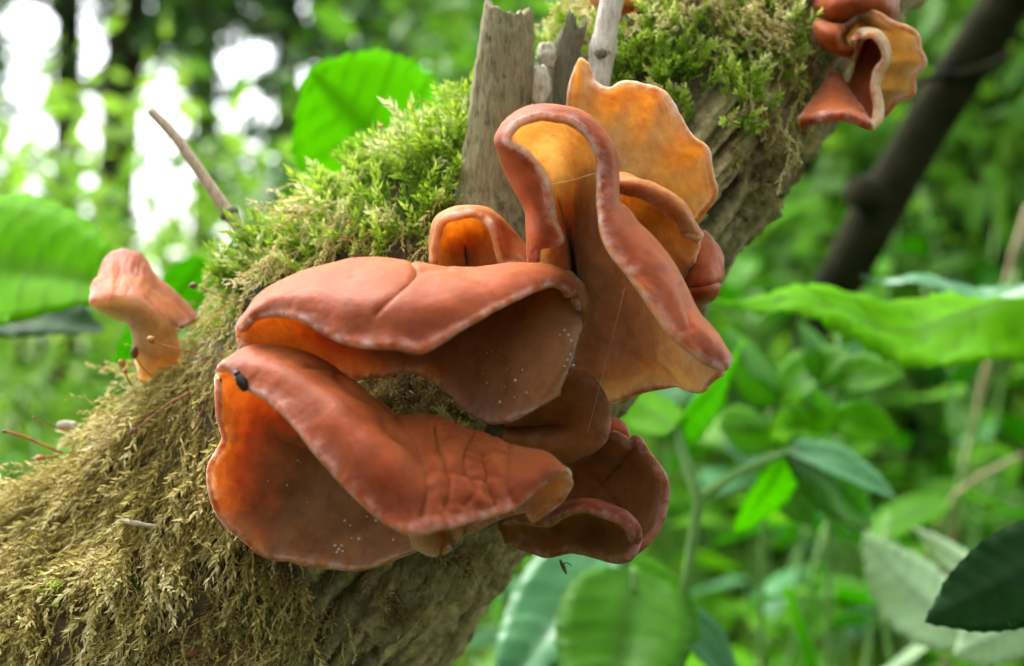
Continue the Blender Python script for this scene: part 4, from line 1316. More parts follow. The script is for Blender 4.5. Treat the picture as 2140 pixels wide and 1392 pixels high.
# dark stick, curled dead leaf and pale husk lying in the moss
def stick(name, label, ctrl, r, material, cat='twig', taper=0.4):
    c = curve_pts(ctrl, 30)
    rr = r * (1 - taper * np.linspace(0, 1, 30)) * (1 + 0.12 * noise(np.stack([np.linspace(0, 9, 30), np.zeros(30), np.zeros(30)], -1)))
    V, F = tube_arrays(c, rr, 12, rough=0.06)
    me = mesh_arrays(name, V, F); fix_normals(me)
    o = link(name, me, material)
    tag(o, label, cat)
    return o
f0, _ = surf(815, 330)
dd = (f0[1] - D) * 1000 - 4
stick('twig_end', 'short dark twig end poking out of the green moss below the leaf', [P(806, 335, dd), P(818, 302, dd - 1), P(830, 280, dd - 1), P(838, 264, dd - 2)], 0.0008, M_splint)
f0, _ = surf(535, 540)
dd = (f0[1] - D) * 1000
o = empty('slender_twig', tuple(P(540, 560, dd)))
tag(o, 'slender tan twig with a brown node slanting up from the moss', 'twig')
c = curve_pts([P(545, 560, dd), P(520, 512, dd), P(478, 446, dd + 1), P(420, 362, dd + 2), P(370, 290, dd + 3), P(316, 232, dd + 4)], 60)
t = np.linspace(0, 1, 60)
V, F = tube_arrays(c, 0.00155 * (1 - 0.3 * t) * (1 + 0.3 * np.exp(-((t - 0.31) / 0.02) ** 2)), 14, rough=0.04)
me = mesh_arrays('stem', V, F); fix_normals(me); link('stem', me, M_twig_tan, o)
V, F = tube_arrays(c[18:21], np.array([0.0019, 0.0021, 0.0019]), 14, rough=0.1)
me = mesh_arrays('node', V, F); fix_normals(me); link('node', me, M_splint, o)

def dead_leaf():
    f0, _ = surf(830, 380)
    dd = (f0[1] - D) * 1000 - 7
    G = cols([(806, 352, dd), (812, 372, dd - 2), (816, 392, dd)], [(824, 346, dd - 3), (828, 370, dd - 3), (832, 396, dd - 2)],
             [(842, 352, dd - 1), (846, 372, dd - 3), (844, 394, dd)], [(856, 356, dd + 2), (864, 370, dd), (876, 384, dd + 1)])
    m, nt, b = mat('dead_leaf')
    n = noise_node(nt, 400, 3, 0.6, N_(nt, 'ShaderNodeTexCoord').outputs['Object'])
    r = ramp(nt, [(0.3, (0.05, 0.014, 0.006)), (0.7, (0.17, 0.055, 0.02))]); nt.links.new(n.outputs[0], r.inputs[0])
    nt.links.new(r.outputs[0], b.inputs['Base Color']); b.inputs['Roughness'].default_value = 0.4
    V, F, at = shell_arrays(G, 30, 24, 0.25, 0.3, 300, seed=31)
    me = mesh_arrays('dead_leaf', V, F, at); fix_normals(me)
    tag(link('dead_leaf', me, m), 'curled dark brown dead leaf scrap lying in the green moss', 'leaf')
dead_leaf()
V, F = blob_arrays(P(140, 888, (surf(160, 905)[0][1] - D) * 1000 - 3), 0.0011, 0.15, 5, squash=(2.2, 0.9, 0.9))
me = mesh_arrays('seed_husk', V, F); fix_normals(me)
tag(link('seed_husk', me, M_pith), 'pale seed husk caught at the edge of the dry moss', 'husk')
V, F = tube_arrays(curve_pts([P(250, 1086, (surf(300, 1100)[0][1] - D) * 1000 - 5), P(285, 1094, (surf(300, 1100)[0][1] - D) * 1000 - 6), P(325, 1100, (surf(300, 1100)[0][1] - D) * 1000 - 5), P(350, 1104, (surf(300, 1100)[0][1] - D) * 1000 - 3)], 20),
                   0.00055 * np.sin(np.linspace(0.3, 3.0, 20)) ** 0.6 * np.linspace(1.0, 0.45, 20) + 0.00008, 10, rough=0.35)
me = mesh_arrays('straw', V, F); fix_normals(me)
tag(link('straw', me, M_pith), 'short bleached straw lying on the dry moss mat', 'straw')

# --- small life and specks on the caps ---------------------------------
def cap_hit(key, px, py):
    i = list(SH).index(key)
    d = (Vector(P(px, py, 0)) - CAM).normalized()
    h = _bv[i].ray_cast(CAM, d, 1.0)
    return (np.array(h[0]), np.array(h[1])) if h[0] is not None else (None, None)

M_speck = seta_material('pale_speck', (0.55, 0.50, 0.42), (0.75, 0.70, 0.62))
_ico = None
def speck(key, px, py, r):
    global _ico
    p, n = cap_hit(key, px, py)
    if p is None: return
    if _ico is None:
        bm = bmesh.new(); bmesh.ops.create_icosphere(bm, subdivisions=1, radius=1.0)
        _ico = bpy.data.meshes.new('speck'); bm.to_mesh(_ico); bm.free(); _ico.materials.append(M_speck)
    o = bpy.data.objects.new('speck', _ico); COL.objects.link(o)
    root = SH[key][0]
    o.parent = root
    o.location = Vector(p) - Vector(root.location)
    o.scale = (r, r * 0.8, r * 0.9)
for x, y, r in [(1018, 738, 3), (1030, 735, 3), (1044, 731, 2.5), (1040, 742, 2), (1077, 795, 4.5), (1018, 800, 3), (1045, 840, 4.5), (1092, 773, 3), (1060, 770, 2), (1100, 820, 3),
                (1010, 780, 2.5), (1180, 690, 4), (1188, 700, 4), (1192, 740, 3.5), (1186, 752, 3.5), (1180, 765, 3), (1194, 712, 4), (1170, 700, 3), (1075, 830, 2), (1055, 808, 2), (1185, 780, 3)]:
    speck('A', x, y, r * SPP * 0.8)
for x, y, r in [(622, 962, 3), (628, 966, 2), (600, 1014, 3), (720, 1088, 4), (732, 1098, 3.5), (786, 1088, 5), (766, 1080, 3), (750, 1126, 5.5), (822, 1128, 4), (700, 1140, 5), (708, 1148, 5), (714, 1140, 4), (704, 1154, 4.5), (716, 1152, 4), (735, 1125, 3), (560, 1005, 2.5), (642, 1050, 2)]:
    speck('B', x, y, r * SPP * 0.8)
# a springtail-like dark beetle on the long ear's inner wall
p, n = cap_hit('B', 506, 800)
if p is None: p, n = P(506, 800, -15), np.array([0, -1, 0])
M_bug = seta_material('dark_shell', (0.006, 0.005, 0.004), (0.03, 0.02, 0.012))
bug = empty('beetle', tuple(p))
tag(bug, 'tiny black beetle under the rolled lip of the long jelly ear', 'insect')
c = curve_pts([P(496, 782, 0), P(505, 798, 0), P(514, 817, 0)], 14)
sc_ = (p[1] - 0.0012) / D
c = np.array([0, 0, H]) + (c - np.array([0, 0, H])) * sc_
V, F = tube_arrays(c, 0.00095 * np.sin(np.linspace(0.35, 2.85, 14)) ** 0.7, 12)
me = mesh_arrays('body', V, F); fix_normals(me); link('body', me, M_bug, bug)
V, F = blob_arrays(c[0] + (c[0] - c[3]) * 0.12, 0.0006, 0.05, 1)
me = mesh_arrays('head', V, F); fix_normals(me); link('head', me, M_bug, bug)
# tiny gnat hanging on a thread under the dark bowl
gn = empty('gnat', tuple(P(1178, 1182, 6)))
tag(gn, 'tiny grey gnat dangling on a thread below the dark bowl ear', 'insect')
V, F = tube_arrays(curve_pts([P(1170, 1170, 6), P(1176, 1182, 6), P(1184, 1200, 6)], 10), 0.00042 * np.sin(np.linspace(0.4, 2.8, 10)), 8)
me = mesh_arrays('body', V, F); fix_normals(me); link('body', me, M_splint, gn)
V, F = tube_arrays(curve_pts([P(1178, 1178, 6), P(1186, 1176, 5), P(1194, 1182, 5)], 6), 0.0001, 5)
me = mesh_arrays('leg', V, F); fix_normals(me); link('leg', me, M_splint, gn)
V, F = tube_arrays(curve_pts([P(1165, 1150, 6), P(1167, 1160, 6), P(1171, 1172, 6)], 6), 0.00004, 4)
me = mesh_arrays('thread', V, F); fix_normals(me); link('thread', me, M_pith, gn)
# spider silk
def silk(label, a, b):
    c = curve_pts([a, (a + b) / 2 + np.array([0, 0, -0.0002]), b], 12)
    V, F = tube_arrays(c, 0.00003, 4)
    me = mesh_arrays('spider_thread', V, F)
    m, nt, bb = mat('silk'); bb.inputs['Base Color'].default_value = (0.8, 0.75, 0.68, 1); bb.inputs['Roughness'].default_value = 0.3
    n = noise_node(nt, 300, 2); r = ramp(nt, [(0, (0.7, 0.62, 0.5)), (1, (0.9, 0.85, 0.8))]); nt.links.new(n.outputs[0], r.inputs[0]); nt.links.new(r.outputs[0], bb.inputs['Base Color'])
    tag(link('spider_thread', me, m), label, 'thread')
silk('fine spider thread stretched across the mouth of the tall ear', P(1148, 386, -23.5), P(1262, 356, -23.5))
silk('fine spider thread running down in front of the flared foot of the tall ear', P(1306, 600, -30), P(1228, 905, -6))
# ------------------------------------------------------------------ wood behind the branch
def leaf_material(name, stops, trans=0.5, rough=0.4, vein=True, spec=0.5):
    m, nt, b = mat(name)
    oi = N_(nt, 'ShaderNodeObjectInfo').outputs['Random']
    tn = N_(nt, 'ShaderNodeAttribute', attribute_name='tint').outputs['Fac']
    n1 = noise_node(nt, 35, 3, 0.6, N_(nt, 'ShaderNodeTexCoord').outputs['Object'])
    f = math_(nt, 'ADD', math_(nt, 'MULTIPLY', oi, 0.45), math_(nt, 'MULTIPLY', n1.outputs[0], 0.25))
    f = math_(nt, 'ADD', f, math_(nt, 'MULTIPLY', tn, 0.55))
    r = ramp(nt, stops)
    nt.links.new(f, r.inputs[0])
    c = r.outputs[0]
    if vein:
        vn = N_(nt, 'ShaderNodeAttribute', attribute_name='vein').outputs['Fac']
        c = mixc(nt, math_(nt, 'MULTIPLY', vn, 0.6), c, tuple(x * 0.6 for x in stops[0][1]))
    nt.links.new(c, b.inputs['Base Color'])
    b.inputs['Roughness'].default_value = rough
    b.inputs['Specular IOR Level'].default_value = spec
    tr = N_(nt, 'ShaderNodeBsdfTranslucent')
    tc = mixc(nt, 1.0, c, (1.0, 1.0, 0.45), 'MULTIPLY')
    nt.links.new(tc, tr.inputs['Color'])
    mx = N_(nt, 'ShaderNodeMixShader')
    mx.inputs[0].default_value = trans
    nt.links.new(b.outputs[0], mx.inputs[1])
    nt.links.new(tr.outputs[0], mx.inputs[2])
    nt.links.new(mx.outputs[0], nt.nodes['Material Output'].inputs['Surface'])
    return m

GREEN = [(0.15, (0.05, 0.19, 0.006)), (0.5, (0.12, 0.39, 0.010)), (0.85, (0.22, 0.53, 0.02)), (1.0, (0.30, 0.60, 0.05))]
M_leaf = leaf_material('green_leaf', GREEN, 0.55, spec=0.2)
M_leaf_bright = leaf_material('backlit_green_leaf', [(0.15, (0.14, 0.45, 0.001)), (0.6, (0.23, 0.62, 0.002)), (1.0, (0.34, 0.70, 0.004))], 0.68, 0.5, spec=0.1)  # lit copy of the green leaf: backlight put into a brighter colour
M_leaf_dark = leaf_material('shaded_green_leaf', [(0.15, (0.008, 0.045, 0.006)), (0.6, (0.014, 0.075, 0.008)), (1.0, (0.03, 0.11, 0.012))], 0.2, 0.6, spec=0.2)  # shaded copy: darkness of leaves turned from the light is in the colour
M_leaf_pale = leaf_material('pale_green_leaf', [(0.15, (0.40, 0.60, 0.32)), (0.6, (0.55, 0.72, 0.46)), (1.0, (0.68, 0.80, 0.60))], 0.4, 0.4)
M_leaf_blue = leaf_material('blue_green_leaf', [(0.15, (0.08, 0.28, 0.09)), (0.6, (0.14, 0.40, 0.16)), (1.0, (0.22, 0.50, 0.25))], 0.4, 0.3)
M_tree = leaf_material('tree_leaf', [(0.1, (0.012, 0.045, 0.008)), (0.5, (0.035, 0.11, 0.015)), (0.9, (0.09, 0.24, 0.03))], 0.45, 0.5, vein=False)
M_shrub = leaf_material('shrub_leaf', [(0.1, (0.025, 0.08, 0.012)), (0.5, (0.12, 0.32, 0.03)), (0.9, (0.34, 0.56, 0.10))], 0.55, 0.45, vein=False, spec=0.35)

def stem_material(name, c0, c1, rough=0.6):
    m, nt, b = mat(name)
    n = noise_node(nt, 60, 4, 0.6, N_(nt, 'ShaderNodeTexCoord').outputs['Object'])
    r = ramp(nt, [(0.3, c0), (0.7, c1)])
    nt.links.new(n.outputs[0], r.inputs[0]); nt.links.new(r.outputs[0], b.inputs['Base Color'])
    b.inputs['Roughness'].default_value = rough
    return m
M_stem = stem_material('green_stem', (0.10, 0.24, 0.04), (0.20, 0.38, 0.09))
M_straw = stem_material('dry_stalk', (0.32, 0.22, 0.12), (0.52, 0.40, 0.25))
M_trunk = stem_material('tree_bark', (0.010, 0.010, 0.005), (0.034, 0.032, 0.014), 0.95)
M_trunk.node_tree.nodes['Principled BSDF'].inputs['Specular IOR Level'].default_value = 0.1

# ground: gently uneven soil and litter, far enough to meet the trees
def ground():
    n = 160
    x = np.sign(np.linspace(-1, 1, n)) * np.abs(np.linspace(-1, 1, n)) ** 2.2 * 150
    y = -20 + np.linspace(0, 1, n) ** 2.2 * 240
    X, Y = np.meshgrid(x, y, indexing='ij')
    q = np.stack([X * 0.5, Y * 0.5, 0 * X], -1)
    Z = 0.06 * fbm(q, 3) - 0.02 + 0.4 * fbm(q * 0.06, 2) * smooth(6, 40, np.hypot(X, Y))
    V = np.stack([X, Y, Z], -1).reshape(-1, 3)
    idx = np.arange(n * n).reshape(n, n)
    me = mesh_arrays('ground', V, [np.stack([idx[:-1, :-1], idx[1:, :-1], idx[1:, 1:], idx[:-1, 1:]], -1).reshape(-1, 4)])
    m, nt, b = mat('forest_floor')
    co = N_(nt, 'ShaderNodeTexCoord').outputs['Object']
    n1 = noise_node(nt, 9, 8, 0.65, co); n2 = noise_node(nt, 1.3, 4, 0.6, co)
    r = ramp(nt, [(0.3, (0.018, 0.012, 0.007)), (0.55, (0.07, 0.05, 0.025)), (0.75, (0.14, 0.10, 0.05))])
    nt.links.new(n1.outputs[0], r.inputs[0])
    r2 = ramp(nt, [(0.4, (0, 0, 0)), (0.6, (1, 1, 1))]); nt.links.new(n2.outputs[0], r2.inputs[0])
    nt.links.new(mixc(nt, math_(nt, 'MULTIPLY', r2.outputs[0], 0.7), r.outputs[0], (0.035, 0.085, 0.015)), b.inputs['Base Color'])
    b.inputs['Roughness'].default_value = 0.95
    bp = N_(nt, 'ShaderNodeBump'); bp.inputs['Distance'].default_value = 0.03
    nt.links.new(n1.outputs[0], bp.inputs['Height']); nt.links.new(bp.outputs[0], b.inputs['Normal'])
    tag(link('ground', me, m), kind='structure')
ground()

# --- leaves ------------------------------------------------------------
def leaf_mesh(name, ratio=0.5, serr=0.05, fold=0.18, droop=0.25, tipsharp=1.0, nl=40, nw=9, quilting=0.004, base_heart=0.0, teeth=18, seed=0, wave=0.03):
    """leaf along +X from (0,0,0) to (1,0,0), width ratio along Y, +Z is its upper face; thin closed blade"""
    t = np.linspace(0, 1, nl)
    w = 0.5 * ratio * (np.sin(math.pi * t ** (0.62 + 0.1 * base_heart)) ** (0.85 * tipsharp)) * 1.0
    w = w * (1 - 0.35 * smooth(0.75, 1.0, t)) + 0.002
    tooth = serr * ratio * (np.abs(((t * teeth) % 1.0) - 0.15))
    v = np.linspace(-1, 1, nw)
    ww = w[:, None] * v[None, :] * (1 + 0 * t[:, None])
    ww[:, 0] -= tooth * (w > 0.03); ww[:, -1] += tooth * (w > 0.03)
    X = t[:, None] + 0 * v[None] - base_heart * 0.12 * np.abs(v)[None] ** 2 * (1 - smooth(0, 0.25, t))[:, None]
    X = X + 0.10 * (np.abs(v)[None] ** 1.5) * 0.4 * np.sin(math.pi * t)[:, None]
    Z = fold * np.abs(ww) - droop * (t ** 2)[:, None] * 0.5
    side = np.sin((X - 0.55 * np.abs(ww) / max(ratio, 0.01) * 0.6) * 2 * math.pi * 8)
    Z = Z + quilting * side * (np.abs(v)[None] > 0.05) * np.sin(math.pi * t)[:, None]
    Z = Z + wave * noise(np.stack([X * 3 + seed, ww * 5, 0 * X], -1))
    vein = np.maximum(np.exp(-(v[None] / 0.12) ** 2) + 0 * X, smooth(0.75, 1.0, side) * 0.7)
    top = np.stack([X, ww, Z], -1)
    n = nl * nw
    th = 0.0022
    V = np.concatenate([top.reshape(-1, 3), top.reshape(-1, 3) - np.array([0, 0, th])])
    idx = np.arange(n).reshape(nl, nw)
    q = np.stack([idx[:-1, :-1], idx[1:, :-1], idx[1:, 1:], idx[:-1, 1:]], -1).reshape(-1, 4)
    loop = np.concatenate([idx[:, 0], idx[-1, 1:], idx[-2::-1, -1], idx[0, -2:0:-1]])
    l2 = np.roll(loop, -1)
    F = [q[:, ::-1], q + n, np.stack([loop, l2, l2 + n, loop + n], -1)]
    me = mesh_arrays(name, V, F, {'vein': np.concatenate([vein.ravel(), vein.ravel()]), 'tint': np.full(2 * n, 0.3)})
    fix_normals(me)
    return me

def leaf_object(me, material, base, tip, width_vec, parent, size_w=None, label=None):
    """place a unit leaf from base to tip; width_vec gives the blade's width direction"""
    base, tip, wv = (np.asarray(a, float) for a in (base, tip, width_vec))
    x = tip - base; L = np.linalg.norm(x); x = x / L
    y = wv - (wv @ x) * x; y /= np.linalg.norm(y)
    z = np.cross(x, y)
    sw = size_w if size_w else 1.0
    M = np.eye(4)
    M[:3, 0], M[:3, 1], M[:3, 2] = x * L, y * L * sw, z * L
    M[:3, 3] = base - np.array(parent.location)
    o = bpy.data.objects.new('leaf', me)
    COL.objects.link(o)
    if len(me.materials) == 0: me.materials.append(material)
    o.parent = parent
    o.matrix_basis = Matrix(M.tolist())
    if o.material_slots and me.materials[0] is not material:
        o.material_slots[0].link = 'OBJECT'
        o.material_slots[0].material = material
    if label: o['label'] = label
    return o

def stem_object(pts, r, material, parent, name='stem', sides=8, n=24, taper=0.4):
    c = curve_pts(pts, n)
    V, F = tube_arrays(c, r * (1 - taper * np.linspace(0, 1, n)), sides)
    me = mesh_arrays(name, V, F); fix_normals(me)
    return link(name, me, material, parent)

LM_nettle = [leaf_mesh('nettle_leaf', 0.55, 0.10, 0.15, 0.35, seed=k, teeth=16, base_heart=0.5) for k in range(3)]
LM_lance = [leaf_mesh('lance_leaf', 0.34, 0.05, 0.18, 0.3, seed=k + 5, teeth=22) for k in range(2)]
LM_round = leaf_mesh('hazel_leaf', 0.92, 0.05, 0.08, 0.1, 0.62, seed=9, teeth=24, base_heart=1.0, quilting=0.003)
LM_big = leaf_mesh('broad_leaf', 0.42, 0.06, 0.25, 0.10, 1.7, nl=70, seed=12, teeth=20, wave=0.11)
LM_ovate = leaf_mesh('ovate_leaf', 0.66, 0.04, 0.12, 0.15, 0.85, seed=14, teeth=26, wave=0.04)

def ground_z(x, y):
    q = np.array([x * 0.5, y * 0.5, 0.0])
    return float(0.06 * fbm(q, 3) - 0.02)

# --- the close leaves, each on a plant rooted behind the branch --------------------
def rooted(name, label, cat, stem_pts, r, material=M_stem, group=None):
    """stem_pts world points from top to near the ground; a foot on the ground is added"""
    last = np.asarray(stem_pts[-1], float)
    foot = np.array([last[0] + 0.02, last[1] + 0.05, ground_z(last[0], last[1]) - 0.01])
    root = empty(name, tuple(foot))
    tag(root, label, cat, group)
    stem_object([foot] + [np.asarray(p, float) for p in stem_pts[::-1]], r, material, root)
    return root

# hazel leaf behind the moss
b0 = PM(905, 395, 0.42)
h = rooted('hazel_sapling', 'sapling with one broad glowing green leaf behind the mossy branch top', 'plant', [b0, PM(960, 520, 0.44), PM(1010, 800, 0.50)], 0.0015)
leaf_object(LM_round, M_leaf_bright, PM(900, 400, 0.42), PM(640, 148, 0.40), np.array([0.62, 0.25, 0.75]), h, 1.1)
# left leaf
h = rooted('broadleaf_sapling', 'sapling whose big bright green leaf arches in behind the trumpet-shaped ear', 'plant', [PM(-60, 520, 0.40), PM(-90, 700, 0.42), PM(-100, 1000, 0.45)], 0.002)
leaf_object(LM_ovate, M_leaf_bright, PM(-170, 525, 0.41), PM(255, 578, 0.37), np.array([0.1, 0.55, 0.8]), h, 0.85)
leaf_object(LM_ovate, M_leaf_dark, PM(-160, 620, 0.44), PM(215, 668, 0.43), np.array([0.0, 0.75, 0.55]), h, 0.8)
leaf_object(LM_lance[0], M_leaf_bright, PM(430, 540, 0.46), PM(240, 790, 0.44), np.array([0.6, 0.5, 0.5]), h, 1.0)
# right leaf
h = rooted('dogwood_shoot', 'shoot with a long pointed bright green leaf spreading right of the tall ear', 'plant', [PM(2290, 650, 0.40), PM(2330, 900, 0.42), PM(2340, 1300, 0.46)], 0.002)
leaf_object(LM_big, M_leaf_bright, PM(2330, 652, 0.38), PM(1475, 655, 0.42), np.array([0.02, 0.84, 0.44]), h, 0.8)
leaf_object(LM_big, M_leaf_blue, PM(2300, 600, 0.43), PM(1800, 600, 0.46), np.array([0.0, 0.9, 0.25]), h, 0.8)
# dark leaf lower right
h = rooted('bramble_shoot', 'shoot with one green toothed leaf coloured dark for shade above pale leaf undersides', 'plant', [PM(2280, 1150, 0.31), PM(2320, 1400, 0.34), PM(2330, 1700, 0.4)], 0.0015)
leaf_object(LM_ovate, M_leaf_dark, PM(2290, 1130, 0.30), PM(1935, 1300, 0.31), np.array([-0.35, 0.3, 0.8]), h, 0.8)
h = rooted('white_poplar_shoot', 'shoot with whitish green leaf undersides in the lower undergrowth', 'plant', [PM(2060, 1330, 0.48), PM(2080, 1450, 0.50), PM(2090, 1700, 0.55)], 0.0015)
leaf_object(LM_nettle[0], M_leaf_pale, PM(2010, 1330, 0.48), PM(1790, 1140, 0.50), np.array([0.6, 0.45, 0.6]), h, 1.1)
leaf_object(LM_ovate, M_leaf_pale, PM(2170, 1290, 0.47), PM(1985, 1375, 0.46), np.array([0.3, 0.4, 0.8]), h, 0.8)
leaf_object(LM_lance[1], M_leaf_pale, PM(2090, 1230, 0.50), PM(1905, 1110, 0.52), np.array([0.4, 0.3, 0.7]), h, 0.8)
leaf_object(LM_ovate, M_leaf_pale, PM(1960, 1310, 0.50), PM(1840, 1420, 0.52), np.array([0.6, 0.3, 0.6]), h, 0.7)
# leaf under the dark bowl
h = rooted('nettle_plant', 'nettle with large drooping leaves below the dark bowl ear', 'plant', [PM(1325, 1190, 0.42), PM(1330, 1420, 0.44), PM(1340, 1700, 0.48)], 0.0014)
leaf_object(LM_ovate, M_leaf_blue, PM(1255, 1140, 0.46), PM(1040, 1450, 0.405), np.array([0.75, 0.45, 0.2]), h, 0.62)  # pale blue-green colour stands for light reflected off this half
leaf_object(LM_ovate, M_leaf, PM(1325, 1190, 0.43), PM(1265, 1560, 0.375), np.array([0.95, 0.15, 0.05]), h, 0.9)
leaf_object(LM_nettle[1], M_leaf, PM(1330, 1180, 0.44), PM(1480, 1330, 0.43), np.array([0.5, 0.6, 0.4]), h, 0.9)
leaf_object(LM_nettle[2], M_leaf_blue, PM(1420, 1270, 0.45), PM(1560, 1440, 0.44), np.array([0.6, 0.4, 0.4]), h, 0.7)
# forked pale stem
h = rooted('climbing_stalk', 'pale green forked stalk standing among the undergrowth right of the dark bowl', 'plant', [PM(1408, 890, 0.44), PM(1435, 960, 0.44), PM(1460, 1040, 0.44), PM(1455, 1130, 0.44), PM(1432, 1220, 0.44), PM(1380, 1392, 0.44), PM(1330, 1600, 0.46)], 0.0030)
stem_object([PM(1462, 1040, 0.44), PM(1550, 985, 0.45), PM(1660, 940, 0.46)], 0.0018, M_stem, h, 'side_stalk')
leaf_object(LM_nettle[0], M_leaf, PM(1650, 940, 0.46), PM(1860, 1090, 0.47), np.array([0.4, 0.5, 0.6]), h, 1.0)
leaf_object(LM_nettle[1], M_leaf_bright, PM(1640, 950, 0.46), PM(1560, 1140, 0.48), np.array([0.8, 0.4, 0.1]), h, 0.9)
leaf_object(LM_nettle[2], M_leaf_blue, PM(1655, 935, 0.46), PM(1880, 1010, 0.44), np.array([0.0, 0.85, 0.5]), h, 0.7)
leaf_object(LM_nettle[0], M_leaf_bright, PM(1408, 890, 0.44), PM(1290, 830, 0.47), np.array([0.2, 0.8, 0.5]), h, 0.9)
leaf_object(LM_nettle[2], M_leaf_bright, PM(1412, 890, 0.44), PM(1600, 740, 0.48), np.array([0.6, 0.5, 0.5]), h, 0.9)
h = rooted('grass_blade', 'broad yellow-green grass blade bending up from the undergrowth', 'grass', [PM(1645, 1230, 0.50), PM(1670, 1300, 0.50), PM(1705, 1420, 0.50), PM(1730, 1600, 0.52)], 0.0034, M_leaf_bright)
# dry stalks on the right
for k, pts in enumerate([[(2150, 430), (2105, 580), (2065, 760), (2020, 960), (1980, 1180), (1975, 1450)], [(2140, 950), (2040, 1000), (1990, 1040), (1950, 1130)]]):
    dist = 0.75
    lab = ['long tan dry stalk slanting through the undergrowth', 'short tan dry stalk crossing the long slanting one'][k]
    rooted('dry_stalk', lab, 'stalk', [PM(x, y, dist + 0.02 * i) for i, (x, y) in enumerate(pts)], 0.0032 if k == 0 else 0.0022, M_straw)

# --- dark leaning branch on the right ------------------------------------------
for x0, y0, pts in [(1600, 1000, [(1620, 820, 1480, 700), (1620, 830, 1760, 720), (1610, 900, 1480, 900), (1615, 900, 1740, 860), (1600, 960, 1700, 1090)]),
                    (1740, 900, [(1750, 780, 1640, 690), (1750, 790, 1880, 770), (1745, 860, 1640, 860), (1745, 870, 1870, 900)])]:
    h = rooted('nettle_plant', 'bright nettle hiding the lower end of the leaning dark branch', 'plant', [PM(x0 + 15, y0 - 200, 0.56), PM(x0, y0, 0.57), PM(x0 - 10, y0 + 500, 0.6)], 0.0018, group='nettles before the dark branch')
    for a, b, c_, d_ in pts:
        leaf_object(LM_nettle[(a + b) % 3], (M_leaf, M_leaf_bright)[(a + d_) % 2], PM(a, b, 0.56), PM(c_, d_, 0.54), np.array([0.1, 0.5, 0.8]), h, 1.1)

db = empty('dark_branch', tuple(PM(1640, 1130, 2.55)))
tag(db, 'dark bare branch leaning diagonally behind the frilled amber ears', 'branch')
c = curve_pts([PM(2290, -330, 0.60), PM(2180, -130, 0.62), PM(2085, 30, 0.65), PM(1995, 170, 0.67), PM(1905, 320, 0.69), PM(1840, 430, 0.70), PM(1770, 560, 0.72), PM(1722, 640, 0.88), PM(1690, 720, 1.25), PM(1660, 800, 1.8), PM(1645, 920, 2.3), PM(1640, 1150, 2.55)], 120)
V, F = tube_arrays(c, 0.0126 * (1 + 0.12 * noise(np.stack([np.linspace(0, 14, 120), np.zeros(120), np.zeros(120)], -1))), 24, rough=0.08)
me = mesh_arrays('limb', V, F); fix_normals(me); link('limb', me, M_trunk, db)
c = curve_pts([PM(1850, 420, 0.70), PM(1810, 405, 0.69), PM(1785, 400, 0.685)], 14)
V, F = tube_arrays(c, np.linspace(0.013, 0.008, 14), 16, rough=0.1)
me = mesh_arrays('side_knob', V, F); fix_normals(me); link('side_knob', me, M_trunk, db)
c = curve_pts([PM(1985, 155, 0.66), PM(1935, 165, 0.65), PM(1890, 190, 0.64)], 14)
V, F = tube_arrays(c, np.linspace(0.0022, 0.0012, 14), 8)
me = mesh_arrays('twig', V, F); fix_normals(me); link('twig', me, M_trunk, db)
c = curve_pts([PM(1985, 160, 0.66), PM(2040, 145, 0.65), PM(2120, 110, 0.63)], 14)
V, F = tube_arrays(c, np.linspace(0.0022, 0.0012, 14), 8)
me = mesh_arrays('twig', V, F); fix_normals(me); link('twig', me, M_trunk, db)

# --- undergrowth: nettles and other leafy herbs -----------------------------------
rp = np.random.default_rng(77)
def herb(x, y, height, label, group, name='nettle_plant', lm=LM_nettle, mats=(M_leaf,), leafL=0.07, pairs=6, bare=0.25):
    z0 = ground_z(x, y)
    root = empty(name, (x, y, z0))
    tag(root, label, 'plant', group)
    lean = rp.normal(size=2) * 0.06
    top = np.array([x + lean[0] * height * 2, y + lean[1] * height * 2, z0 + height])
    mid = np.array([x + lean[0] * height * 0.4, y + lean[1] * height * 0.4, z0 + height * 0.5])
    c = [np.array([x, y, z0 - 0.01]), mid, top]
    stem_object(c, 0.0032, M_stem, root, n=14, sides=6, taper=0.6)
    cc = curve_pts(c, 40)
    a0 = rp.uniform(0, 3.14)
    for k in range(pairs):
        f = bare + (1 - bare) * (k + 0.5) / pairs
        p = cc[min(int(f * 39), 39)]
        L = leafL * rp.uniform(0.8, 1.2) * (1.0 - 0.45 * max(0, f - 0.55) / 0.45)
        for sgn in (0, math.pi):
            a = a0 + k * 1.57 + sgn + rp.normal() * 0.25
            el_ = rp.uniform(-0.35, 0.35)
            d = np.array([math.cos(a) * math.cos(el_), math.sin(a) * math.cos(el_), math.sin(el_)])
            w = np.cross([0, 0, 1.0], d) + rp.normal(size=3) * 0.25
            leaf_object(lm[int(rp.integers(0, len(lm)))], mats[int(rp.integers(0, len(mats)))], p + d * 0.006, p + d * (L + 0.006), w, root, rp.uniform(0.85, 1.15))
    return root

